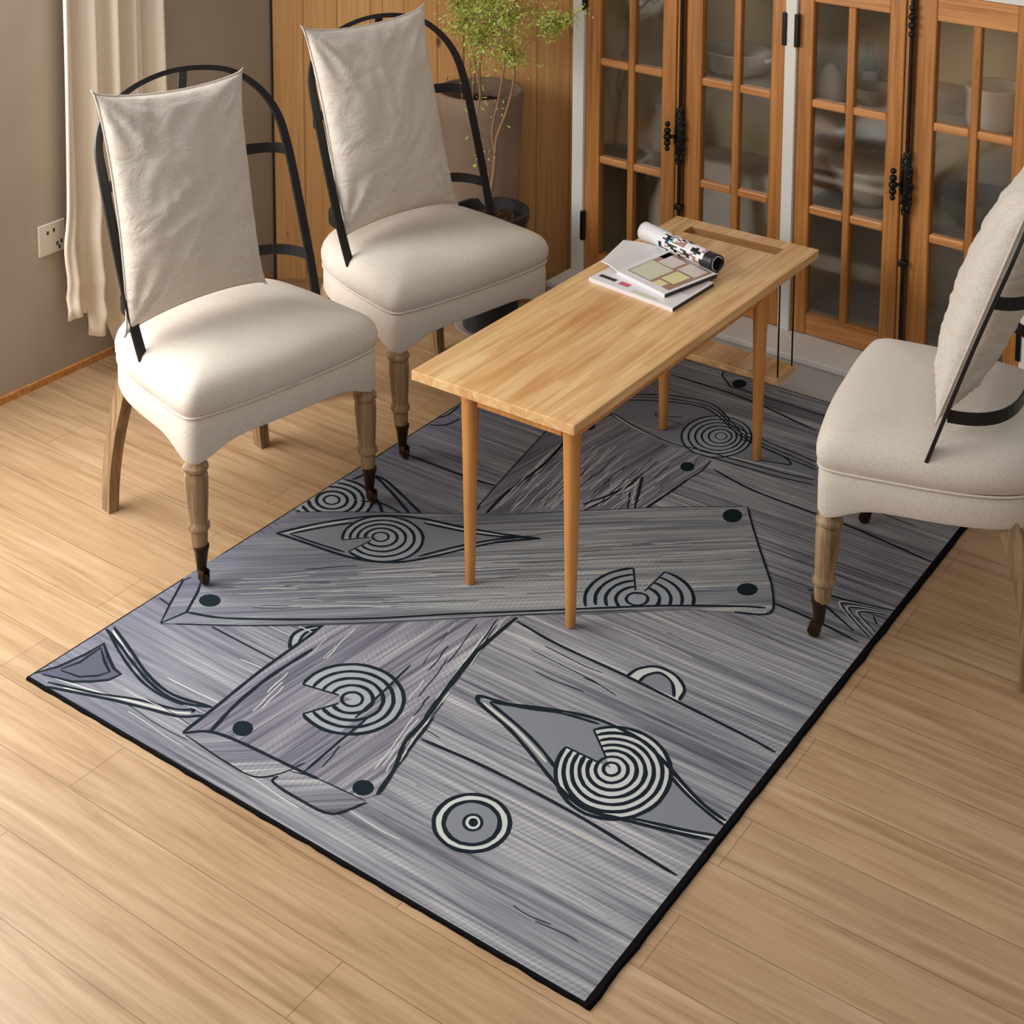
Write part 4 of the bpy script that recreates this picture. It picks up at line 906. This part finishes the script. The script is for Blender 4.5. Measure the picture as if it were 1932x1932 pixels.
# ------------------------------------------------------------------ chairs
def outline(n=72):
    # plan outline of the seat, x forward
    P = [(.268, 0), (.264, .15), (.252, .262), (.236, .299), (.19, .308), (.08, .302), (-.04, .292), (-.14, .272), (-.215, .235), (-.265, .17), (-.292, .085), (-.3, 0)]
    P = P + [(x, -y) for x, y in P[-2:0:-1]]
    Q = catmull([(x, y, 0) for x, y in P] + [(P[0][0], P[0][1], 0)], 4)[:-1]
    return Q
def make_chair(name):
    root = empty(name, (0, 0, 0))
    Q = outline(); cx = -.02; n = len(Q)
    def layer(bm, s, z, dz=None):
        return [bm.verts.new((cx + (q.x - cx) * s, q.y * s, z + (dz(q) if dz else 0))) for q in Q]
    def skin(bm, rings):
        for a, b in zip(rings, rings[1:]):
            for i in range(n): bm.faces.new((a[i], a[(i + 1) % n], b[(i + 1) % n], b[i]))
    # cushion
    bm = bmesh.new()
    prof = [(.975, .458), (1.0, .464), (1.018, .485), (1.02, .503), (1.0, .523), (.96, .540), (.9, .552), (.8, .561), (.66, .567), (.5, .570), (.3, .572), (.12, .573)]
    wr = lambda s: (lambda q: .006 * noise.noise(V((q.x * s * 6, q.y * s * 6, 1.7))))
    rings = [layer(bm, s, z, wr(s)) for s, z in prof]; skin(bm, rings)
    tp = bm.verts.new((cx, 0, .573 + .006 * noise.noise(V((0, 0, 1.7)))))
    for i in range(n): bm.faces.new((rings[-1][i], rings[-1][(i + 1) % n], tp))
    bm.faces.new(rings[0]); link('seat_cushion', bm, 'linen', root, smooth=True, sharp=70)
    # upholstered apron, dipping at the front corners
    bm = bmesh.new()
    def low(q):
        d = min((V((q.x, q.y)) - V((.235, y))).length for y in (.29, -.29)); return -.045 * math.exp(-(d / .075) ** 2)
    rings = [layer(bm, .94, .40), layer(bm, .955, .385, low), layer(bm, .985, .380, low), layer(bm, .998, .39, low), layer(bm, 1.0, .42), layer(bm, .996, .452), layer(bm, .985, .459), layer(bm, .9, .46)]
    skin(bm, rings); bm.faces.new(rings[-1]); bm.faces.new(rings[0]); link('apron', bm, 'linen', root, smooth=True, sharp=60)
    bm = bmesh.new()
    ring = [V((cx + (q.x - cx) * 1.002, q.y * 1.002, .461)) for q in Q]; tube(bm, ring + [ring[0]], .0032, 6); link('piping', bm, 'linen', root, smooth=True)
    # front legs, turned, with castors
    prof = [(.028, .375), (.029, .352), (.027, .346), (.024, .338), (.027, .33), (.033, .322), (.033, .314), (.026, .308), (.030, .298), (.0305, .28), (.027, .22), (.0235, .178), (.0235, .174), (.0285, .166), (.0285, .157), (.022, .150), (.022, .135), (.019, .108)]
    for sy in (-1, 1):
        x, y = .236, sy * .275
        bm = bmesh.new(); lathe(bm, prof, 24); l = [setattr(v.co, 'x', v.co.x - .055 * v.co.z) for v in bm.verts]; l = link('front_leg', bm, 'leg_oak', root, (x, y, 0), smooth=True, sharp=35)
        bm = bmesh.new(); lathe(bm, [(.0205, .112), (.0205, .104), (.018, .098), (.0125, .05), (.009, .044)], 20)
        box(bm, -.004, .022, -.010, -.0065, .02, .05, 0, .001); box(bm, -.004, .022, .0065, .010, .02, .05, 0, .001); box(bm, -.008, .012, -.010, .010, .04, .05, 0, .001)
        t0 = len(bm.verts)
        rings_ = []
        for yy, r in ((-.006, .013), (-.004, .0155), (.004, .0155), (.006, .013)):
            rings_.append([bm.verts.new((.012 + r * math.cos(a * math.pi / 9), yy, .0243 + r * math.sin(a * math.pi / 9))) for a in range(18)])
        for a, b in zip(rings_, rings_[1:]):
            for i in range(18): bm.faces.new((a[i], a[(i + 1) % 18], b[(i + 1) % 18], b[i]))
        bm.faces.new(rings_[0]); bm.faces.new(rings_[-1])
        link('castor', bm, 'brass', l, smooth=True, sharp=35)
    # back legs, sabre
    for sy in (-1, 1):
        bm = bmesh.new(); prev = None
        for k in range(13):
            t = k / 12; z = .395 * (1 - t)
            x = -.185 - .062 * (math.sin(t * math.pi * .62)) - .004 * t + .0 ; w = .024 - .005 * t; y = sy * (.225 + .03 * t)
            if t > .8: x += .0
            ring = [bm.verts.new((x + a * w, y + b * (w * .8), z)) for a, b in ((-1, -1), (1, -1), (1, 1), (-1, 1))]
            if prev:
                for q in range(4): bm.faces.new((prev[q], prev[(q + 1) % 4], ring[(q + 1) % 4], ring[q]))
            else: bm.faces.new(ring)
            prev = ring
        bm.faces.new(prev); link('back_leg', bm, 'leg_oak', root)
    # iron hoop
    H = [(.012, -.272, .478), (-.002, -.28, .515), (-.045, -.292, .65), (-.10, -.296, .82), (-.150, -.298, .98), (-.185, -.29, 1.075), (-.207, -.25, 1.145), (-.222, -.155, 1.195), (-.228, -.02, 1.214), (-.221, .13, 1.19), (-.205, .222, 1.13), (-.180, .275, 1.05), (-.145, .29, .95), (-.10, .29, .82), (-.045, .288, .65), (-.002, .282, .515), (.012, .276, .478)]
    Hs = catmull(H, 6); bm = bmesh.new()
    cen = V((-.17, .015, .85)); nrm = V((1, 0, .325)).normalized()
    strap(bm, Hs, lambda i, tg: nrm.cross(tg), .025, .009, lambda p: 1 - .45 * min(1, max(0, (p.z - 1.0) / .2))); bmesh.ops.bevel(bm, geom=[e for e in bm.edges if e.calc_face_angle(0) > 1], offset=.0015, segments=1, affect='EDGES')
    link('back_hoop', bm, 'iron', root)
    def rail(z, xl, yl, yr, depth, h=.03):
        pts = []
        for k in range(25):
            a = math.pi * k / 24
            cs = math.cos(a); pts.append(V((xl - depth * math.sin(a) ** .85, (yl + yr) / 2 - (yr - yl) / 2 * math.copysign(abs(cs) ** .55, cs), z)))
        bm = bmesh.new(); strap(bm, pts, lambda i, tg: V((0, 0, 1)), h, .005); link('back_rail', bm, 'iron', root)
    rail(.645, -.047, -.291, .287, .15); rail(.935, -.14, -.297, .29, .10)
    bm = bmesh.new(); pts = catmull([(-.229, 0, 1.211), (-.238, 0, 1.1), (-.241, 0, .935), (-.225, 0, .78), (-.198, 0, .645), (-.196, 0, .63)], 5)
    strap(bm, pts, lambda i, tg: V((0, 1, 0)), .026, .005); link('back_bar', bm, 'iron', root)
    return root
def copy_tree(o, parent=None):
    c = o.copy(); COL.objects.link(c)
    if parent: c.parent = parent
    for ch in list(o.children): copy_tree(ch, c)
    return c
CH = [((-3.03, 2.93), -10.0, 'beige linen chair with black hoop back nearest the left wall socket'),
      ((-3.003, 3.722), -12.5, 'beige linen chair with black hoop back in front of the potted shrubs'),
      ((-1.284, 3.639), 190.7, 'beige linen chair seen from behind at the right edge of the photo')]
ch0 = make_chair('upholstered_chair'); chairs = [ch0]
for k in (1, 2): chairs.append(copy_tree(ch0))
for o, (p, a, lab) in zip(chairs, CH):
    o.location = (p[0], p[1], 0); o.rotation_euler = (0, 0, math.radians(a)); tag(o, lab, 'chair', 'beige hoop-back chairs round the table')
# castors and feet standing on the rug are lifted by its thickness
def pillow(name, quad, thick, seed, loc, rz, label):
    A, B, C_, D_ = [V(q) for q in quad]  # bottom-left, bottom-right, top-right, top-left
    nrm = (B - A).cross(D_ - A).normalized()
    if nrm.x < 0: nrm = -nrm
    bm = bmesh.new(); NX, NY = 44, 54; sides = []
    for sgn in (1, -1):
        g = []
        for j in range(NY + 1):
            t = j / NY; row = []
            for i in range(NX + 1):
                s = i / NX
                # edges pull in between the corners
                s2 = s + .06 * (1 - 2 * s) * math.sin(math.pi * t) ** .5; t2 = t + .055 * (1 - 2 * t) * math.sin(math.pi * s) ** .5
                p = (A * (1 - s2) + B * s2) * (1 - t2) + (D_ * (1 - s2) + C_ * s2) * t2
                e = max(0, (1 - abs(2 * s - 1) ** 2.2) * (1 - abs(2 * t - 1) ** 2.2)) ** .5
                h = thick * e * (1.15 - .2 * t)
                wx = s + .25 * noise.noise(V((s * 2, t * 2, seed))); wy = t + .25 * noise.noise(V((s * 2, t * 2, seed + 9)))
                rid = lambda v: 1 - abs(v) * 2.2
                wv = .007 * rid(noise.noise(V((wx * 2 + wy * 2, wy * 7 - wx * 3, seed)))) + .004 * rid(noise.noise(V((wx * 5, wy * 11, seed + 3))))
                for a_ in (0, 1):
                    for b_ in (0, 1):
                        dd = math.hypot(s - a_, (t - b_) * 1.25); an = math.atan2(abs(t - b_) * 1.25, abs(s - a_) + 1e-6)
                        wv += .011 * math.exp(-((dd - .16) / .15) ** 2) * math.sin(an * 13 + seed + a_ * 2 + b_)
                h += (wv - .004) * min(1, e * 1.5)
                if sgn < 0 and e == 0: row.append(sides[0][j][i]); continue
                row.append(bm.verts.new(p + nrm * (h * sgn)))
            g.append(row)
        sides.append(g)
        for j in range(NY):
            for i in range(NX):
                try: bm.faces.new((g[j][i], g[j][i + 1], g[j + 1][i + 1], g[j + 1][i]))
                except ValueError: pass
    o = link(name, bm, 'cushion', loc=(loc[0], loc[1], 0), rz=math.radians(rz), smooth=True)
    tag(o, label, 'cushion', 'linen cushions leaning in the chairs')
    bm = bmesh.new(); g = sides  # piped seam round the rim
    rim = []
    for i in range(NX + 1): rim.append((i / NX, 0))
    for j in range(1, NY + 1): rim.append((1, j / NY))
    for i in range(NX - 1, -1, -1): rim.append((i / NX, 1))
    for j in range(NY - 1, -1, -1): rim.append((0, j / NY))
    pts = []
    for s, t in rim:
        s2 = s + .06 * (1 - 2 * s) * math.sin(math.pi * t) ** .5; t2 = t + .055 * (1 - 2 * t) * math.sin(math.pi * s) ** .5
        pts.append((A * (1 - s2) + B * s2) * (1 - t2) + (D_ * (1 - s2) + C_ * s2) * t2)
    tube(bm, pts, .003, 6); link('seam', bm, 'cushion', o, smooth=True)
    return o
pillow('cushion', [(-.035, -.318, .592), (-.045, .140, .602), (-.155, .150, 1.203), (-.164, -.318, 1.228)], .082, 1.3, CH[0][0], CH[0][1], 'crumpled beige linen cushion standing on the chair nearest the curtain')
pillow('cushion', [(-.050, -.288, .590), (-.050, .180, .590), (-.160, .130, 1.248), (-.165, -.340, 1.248)], .082, 7.7, CH[1][0], CH[1][1], 'beige linen cushion standing on the chair before the potted shrubs')
pillow('cushion', [(-.010, -.240, .585), (-.010, .225, .585), (-.215, .235, 1.200), (-.215, -.245, 1.200)], .078, 4.1, CH[2][0], CH[2][1], 'beige linen cushion on the chair at the right edge, seen from behind')

# ------------------------------------------------------------------ coffee table
tb = tag(empty('coffee_table', (-2.2, 3.67, .0085)), 'narrow light oak coffee table with tapered legs and slotted top', 'table')
TX, TY = -2.2, 3.67; tz = .545 - .0085
bm = bmesh.new()
xs = [-2.458 - TX, -2.373 - TX, -2.048 - TX, -1.958 - TX]; ys = [2.99 - TY, 4.240 - TY, 4.296 - TY, 4.354 - TY]; th = .026
gt = [[bm.verts.new((x, y, tz)) for x in xs] for y in ys]; gb = [[bm.verts.new((x, y, tz - th)) for x in xs] for y in ys]
inner = [bm.verts.new((x, y, tz - .02)) for x, y in ((xs[1], ys[1]), (xs[2], ys[1]), (xs[2], ys[2]), (xs[1], ys[2]))]
for j in range(3):
    for i in range(3):
        bm.faces.new((gb[j][i], gb[j + 1][i], gb[j + 1][i + 1], gb[j][i + 1]))
        if (i, j) != (1, 1): bm.faces.new((gt[j][i], gt[j][i + 1], gt[j + 1][i + 1], gt[j + 1][i]))
bm.faces.new(inner).material_index = 1; cr = [gt[1][1], gt[1][2], gt[2][2], gt[2][1]]
for k in range(4): bm.faces.new((cr[k], cr[(k + 1) % 4], inner[(k + 1) % 4], inner[k])).material_index = 1
for i in range(3):
    bm.faces.new((gb[0][i], gb[0][i + 1], gt[0][i + 1], gt[0][i])); bm.faces.new((gb[3][i + 1], gb[3][i], gt[3][i], gt[3][i + 1]))
    bm.faces.new((gb[i + 1][0], gb[i][0], gt[i][0], gt[i + 1][0])); bm.faces.new((gb[i][3], gb[i + 1][3], gt[i + 1][3], gt[i][3]))
o = link('tabletop', bm, ['top', 'slot'], tb); bv = o.modifiers.new('bevel', 'BEVEL'); bv.width = .0015; bv.segments = 2; bv.limit_method = 'ANGLE'
LEG = [(-2.287, 3.014), (-1.979, 3.014), (-1.976, 4.0), (-2.295, 4.0)]
for x, y in LEG:
    bm = bmesh.new(); lathe(bm, [(.0105, 0), (.0125, .003), (.0145, .1), (.0205, .40), (.0225, tz - th - .012), (.026, tz - th - .0005)], 20)
    link('leg', bm, 'table_leg', tb, (x - TX, y - TY, 0), smooth=True, sharp=40)
for (x0, x1, y0, y1) in ((-1.987, -1.971, 3.042, 3.975), (-2.30, -2.284, 3.042, 3.975), (-2.255, -2.005, 3.99, 4.006), (-2.26, -2.005, 3.006, 3.022)):
    bm = bmesh.new(); box(bm, x0 - TX, x1 - TX, y0 - TY, y1 - TY, tz - th - .022, tz - th - .0005, 0, .002); link('rail', bm, 'table_leg', tb)
bm = bmesh.new(); box(bm, -2.40 - TX, -1.985 - TX, 4.15 - TY, 4.275 - TY, .165, .185, 0, .003); link('hanging_shelf', bm, 'top', tb)
for x, y in ((-1.995, 4.165), (-1.995, 4.262), (-2.39, 4.165), (-2.39, 4.262)):
    bm = bmesh.new(); tube(bm, [(x - TX, y - TY, .1855), (x - TX, y - TY, tz - th - .0005)], .0028, 8); link('rod', bm, 'brass', tb, smooth=True)

# ------------------------------------------------------------------ magazines
def quadprism(bm, q, z0, z1, mi=0, mside=None):
    a = [bm.verts.new((x, y, z0)) for x, y in q]; b = [bm.verts.new((x, y, z1)) for x, y in q]
    bm.faces.new(a[::-1]).material_index = mi; bm.faces.new(b).material_index = mi
    for k in range(4):
        f = bm.faces.new((a[k], a[(k + 1) % 4], b[(k + 1) % 4], b[k])); f.material_index = mi if mside is None or k not in mside else mside[k]
def patch(bm, q, uv, z, mi):
    """rectangle (u0,v0,u1,v1) on quad q"""
    A, B, C_, D_ = [V((x, y)) for x, y in q]
    def P(u, v): w = (A * (1 - u) + B * u) * (1 - v) + (D_ * (1 - u) + C_ * u) * v; return (w.x, w.y, z)
    u0, v0, u1, v1 = uv; f = bm.faces.new([bm.verts.new(P(u, v)) for u, v in ((u0, v0), (u1, v0), (u1, v1), (u0, v1))]); f.material_index = mi
    f.normal_update()
    if f.normal.z < 0: f.normal_flip()
MP = ['paper', 'ink_black', 'ink_brown', 'ink_green', 'ink_yellow', 'ink_red', 'ink_cyan', 'ink_pink']
# lower magazine: corners (x,y) A left-near, B right-near, C right-far, D left-far
T = .5451
q1 = [(-2.400, 3.735), (-2.093, 3.690), (-2.085, 3.915), (-2.385, 3.960)]
c1 = V((-2.25, 3.82)); loc_ = lambda q: [(x - c1.x, y - c1.y) for x, y in q]
mg = tag(empty('magazine', (c1.x, c1.y, T)), 'white magazine with a red mark lying flat beneath the open one', 'magazine', 'magazines on the coffee table')
bm = bmesh.new(); quadprism(bm, loc_(q1), 0, .011, 0, {1: 1}); 
link('pages', bm, MP, mg)
bm = bmesh.new(); L1 = loc_(q1); quadprism(bm, L1, .0111, .012, 0)
for r, k in (((.05, .12, .25, .2), 1), ((.3, .1, .42, .2), 5), ((.85, .45, .97, .9), 7), ((.5, .03, .8, .1), 3)): patch(bm, L1, r, .01215, k)
link('cover', bm, MP, mg)
q2 = [(-2.330, 3.775), (-2.170, 3.725), (-2.085, 3.985), (-2.300, 4.030)]
q2 = [(-2.345, 3.800), (-2.145, 3.735), (-2.095, 3.950), (-2.310, 4.030)]
mg = tag(empty('magazine', (c1.x, c1.y, T + .0125)), 'open magazine showing a yellow and brown photo with its pages curled into a roll', 'magazine', 'magazines on the coffee table')
L2 = loc_(q2)
bm = bmesh.new(); quadprism(bm, L2, 0, .011, 0, {1: 1}); link('pages', bm, MP, mg)
bm = bmesh.new(); quadprism(bm, L2, .0111, .0118, 0)
for r, k in (((.1, .12, .95, .97), 2), ((.12, .14, .55, .6), 3), ((.6, .3, .86, .62), 4), ((.62, .12, .8, .26), 4), ((.2, .62, .5, .9), 7), ((.56, .66, .9, .93), 7), ((.55, .3, .575, .66), 1), ((.1, .75, .2, .95), 2)):
    patch(bm, L2, r, .0119 + .00005 * k, k)
link('open_page', bm, MP, mg)
# left page standing slightly off the pile
bm = bmesh.new(); prev = None
for k in range(9):
    t = k / 8; a = V(L2[0]) * (1 - t) + V((-2.375 - c1.x, 3.79 - c1.y)) * t; b = V(L2[3]) * (1 - t) + V((-2.44 - c1.x, 3.99 - c1.y)) * t; z = .012 + .012 * math.sin(t * math.pi * .6)
    r = [bm.verts.new((a.x - .03 * t, a.y + .02 * t, z)), bm.verts.new((b.x, b.y, z)), bm.verts.new((b.x, b.y, z - .004)), bm.verts.new((a.x - .03 * t, a.y + .02 * t, z - .004))]
    if prev:
        for q in range(4): bm.faces.new((prev[q], prev[(q + 1) % 4], r[(q + 1) % 4], r[q]))
    else: bm.faces.new(r)
    prev = r
bm.faces.new(prev); link('left_page', bm, 'paper', mg, smooth=False)
# rolled pages: spiral tube along the far edge
bm = bmesh.new(); A = V((-2.415 - c1.x, 4.075 - c1.y, .032)); B = V((-2.105 - c1.x, 3.975 - c1.y, .032)); ax = (B - A).normalized(); e1 = ax.cross(V((0, 0, 1))).normalized(); e2 = V((0, 0, 1))
NS, NT = 60, 24; prev = None
for i in range(NT + 1):
    t = i / NT; c_ = A.lerp(B, t); row = []
    for k in range(NS + 1):
        s = k / NS; an = -math.pi / 2 - .2 + s * math.pi * 3.4; r = .031 - .007 * s - .003 * t
        row.append(bm.verts.new(c_ + e1 * (r * math.cos(an)) + e2 * (r * math.sin(an))))
    if prev:
        for k in range(NS):
            f = bm.faces.new((prev[k], prev[k + 1], row[k + 1], row[k])); s = k / NS
            if s < .62:
                h = noise.noise(V((i * .45, k * .33, 2)))
                if t > .32 and h > .12: f.material_index = 1
                elif t > .35 and h < -.28: f.material_index = 2
                elif .38 < t < .46 and .2 < s < .28: f.material_index = 6
                if t > .90: f.material_index = 1
    prev = row
o = link('rolled_pages', bm, MP, mg, smooth=True); o.modifiers.new('thick', 'SOLIDIFY').thickness = .0012

# ------------------------------------------------------------------ potted shrubs
def shrub(name, loc, pot_prof, pot_mat, soil_r, soil_z, stems, leaves, label, seed, saucer=None, leafsize=.018, spread=.05):
    r = random.Random(seed); root = tag(empty(name, loc), label, 'plant')
    bm = bmesh.new(); lathe(bm, pot_prof, 40); link('pot', bm, pot_mat, root, smooth=True, sharp=40)
    bm = bmesh.new(); lathe(bm, [(soil_r, soil_z - .01), (soil_r * .96, soil_z), (0, soil_z + .006)], 32)
    for k in range(60):
        a = r.random() * 6.28; q = soil_r * .9 * math.sqrt(r.random()); bmesh.ops.create_icosphere(bm, subdivisions=1, radius=r.uniform(.004, .010), matrix=Matrix.Translation((q * math.cos(a), q * math.sin(a), soil_z + .004)))
    link('soil', bm, 'soil', root)
    if saucer:
        bm = bmesh.new(); lathe(bm, [(0, 0), (saucer, 0), (saucer + .02, .02), (saucer + .014, .02), (saucer - .004, .006), (0, .006)], 36); link('saucer', bm, 'ceramic', root, smooth=True, sharp=40)
    bm = bmesh.new(); tips = []
    for pts, r0, r1 in stems:
        P = catmull(pts, 6); n = len(P); tube(bm, P, [r0 + (r1 - r0) * i / (n - 1) for i in range(n)], 7)
        for i in range(n // 2, n): tips.append(P[i])
    twigs = []
    for k in range(leaves // 34):
        p = r.choice([t for t in tips if t.z > .95] or tips); d = V((r.uniform(-1, 1), r.uniform(-1, 1), r.uniform(-.25, .8))).normalized() * r.uniform(.05, .16)
        q = p + d; mid = p + d * .5 + V((0, 0, r.uniform(0, .02))); end = q - V((0, 0, r.uniform(0, .03)))
        tube(bm, [p, mid, end], [.0016, .0012, .0006], 5); twigs.append((p, mid, end))
    link('branches', bm, 'bark', root, smooth=True)
    bm = bmesh.new()
    def leaf(p):
        d = V((r.uniform(-1, 1), r.uniform(-1, 1), r.uniform(-.9, .5))).normalized(); s = d.cross(V((r.uniform(-1, 1), r.uniform(-1, 1), 1))).normalized(); L_ = leafsize * r.uniform(.6, 1.3)
        vs = [bm.verts.new(p), bm.verts.new(p + d * L_ * .5 + s * L_ * .17), bm.verts.new(p + d * L_), bm.verts.new(p + d * L_ * .5 - s * L_ * .17)]; bm.faces.new(vs)
    for p, m_, e in twigs:
        for k in range(44):
            t = r.random(); b = (p.lerp(m_, t * 2) if t < .5 else m_.lerp(e, t * 2 - 1)); leaf(b + V([r.gauss(0, .014) for _ in range(3)]))
    for q, n, sp in spreads.get(seed, ()):
        for k in range(n): leaf(V(q) + V([r.gauss(0, sp) for _ in range(3)]))
    link('foliage', bm, 'leaf', root)
    return root
spreads = {3: [((-.03, -.02, .62), 26, .022), ((-.035, -.02, .70), 14, .015), ((.0, 0, .80), 18, .03), ((.05, .02, .98), 40, .05)], 8: [((0.05, -.1, .86), 40, .04), ((-.02, -.03, .84), 25, .03)]}
shrub('potted_shrub', (-3.166, 4.285, 0), [(0, .012), (.085, .012), (.095, .016), (.132, .40), (.139, .405), (.139, .43), (.126, .43), (.122, .385), (0, .38)], 'darkpot', .121, .392,
      [([(.004, 0, .39), (.0, 0, .47), (.012, .004, .56), (.018, .005, .63)], .008, .007),
       ([(.018, .005, .63), (.03, .0, .70), (.065, .01, .80), (.085, .02, .90), (.08, .03, .98)], .006, .004),
       ([(.018, .005, .63), (.01, .0, .72), (.035, .0, .83), (.06, .0, .96), (.05, .01, 1.07), (.10, .02, 1.2)], .005, .003),
       ([(.002, 0, .55), (-.03, -.01, .62), (-.055, -.01, .72), (-.045, 0, .85), (-.08, 0, 1.0), (-.10, .0, 1.15)], .0045, .002),
       ([(.05, 0, 1.07), (0, .02, 1.13), (-.05, .03, 1.22)], .003, .002), ([(.08, .03, .98), (.15, .03, 1.05), (.22, .05, 1.1), (.28, .06, 1.13)], .0035, .0015), ([(.08, .02, .98), (.03, .0, 1.06), (.05, -.02, 1.18), (.02, 0, 1.3)], .0035, .0015),
       ([(.10, .02, 1.2), (.18, .03, 1.28), (.2, .04, 1.38)], .0025, .001)],
      4400, 'leggy green shrub in a dark glazed pot beside the second chair', 3, saucer=.105, leafsize=.017)
shrub('potted_shrub', (-3.352, 4.475, 0), [(0, 0), (.122, 0), (.127, .01), (.158, .78), (.157, .79), (.146, .79), (.138, .72), (0, .71)], 'claypot', .136, .725,
      [([(-.06, -.03, .72), (-.055, -.03, .85), (-.06, -.02, 1.0), (-.075, 0, 1.15)], .006, .003), ([(-.02, -.02, .72), (-.01, -.02, .86), (.0, 0, 1.02), (.02, 0, 1.18)], .005, .003),
       ([(.01, .0, .72), (.0, 0, .88), (.04, .0, 1.0), (.09, 0, 1.1)], .004, .002), ([(-.06, -.02, 1.0), (-.1, 0, 1.08), (-.11, 0, 1.2)], .003, .0015)],
      2600, 'bushy green shrub in a tall weathered clay pot against the pine wall', 8, leafsize=.017)

# ------------------------------------------------------------------ light
def area(name, loc, target, sx, sy, power, col):
    l = bpy.data.lights.new(name, 'AREA'); l.shape = 'RECTANGLE'; l.size = sx; l.size_y = sy; l.energy = power; l.color = col
    o = bpy.data.objects.new(name, l); COL.objects.link(o); o.location = loc; o.rotation_euler = (V(target) - V(loc)).to_track_quat('-Z', 'Y').to_euler(); return o
area('window_light', (-4.13, 1.47, 1.5), (-2.6, 1.75, .0), 2.66, 1.8, 135, (1, .985, .96))
area('fill_light', (-.9, 1.9, 2.85), (-2.1, 4.6, .5), 2.2, 2.2, 15, (1, .97, .93))  # unseen overhead fill, added to brighten the cabinet and pine wall
w = bpy.data.worlds.new('room_air'); scn.world = w; w.use_nodes = True
w.node_tree.nodes['Background'].inputs[0].default_value = (1, .975, .945, 1); w.node_tree.nodes['Background'].inputs[1].default_value = .31

# ------------------------------------------------------------------ camera
cd = bpy.data.cameras.new('camera'); cam = bpy.data.objects.new('camera', cd); COL.objects.link(cam); scn.camera = cam
F, CX, CY = 3005.07, 1002.34, -266.15
cd.sensor_fit = 'HORIZONTAL'; cd.sensor_width = 36; cd.lens = F / 1932 * 36; cd.shift_x = (966 - CX) / 1932; cd.shift_y = (CY - 966) / 1932
cd.clip_start = .05
Rr = Matrix(((0.8188845165368277, 0.5739311995317004, 0.005579137957556583), (-0.0829567278082618, 0.1087330090297212, 0.9906035100173473), (0.5679316243066519, -0.8116527034091897, 0.13665123183111824)))
cam.matrix_world = Matrix.Translation((0, 0, 2.4)) @ Rr.transposed().to_4x4()

scn.view_settings.view_transform = 'Standard'
scn.view_settings.look = 'None'
scn.view_settings.exposure = 0
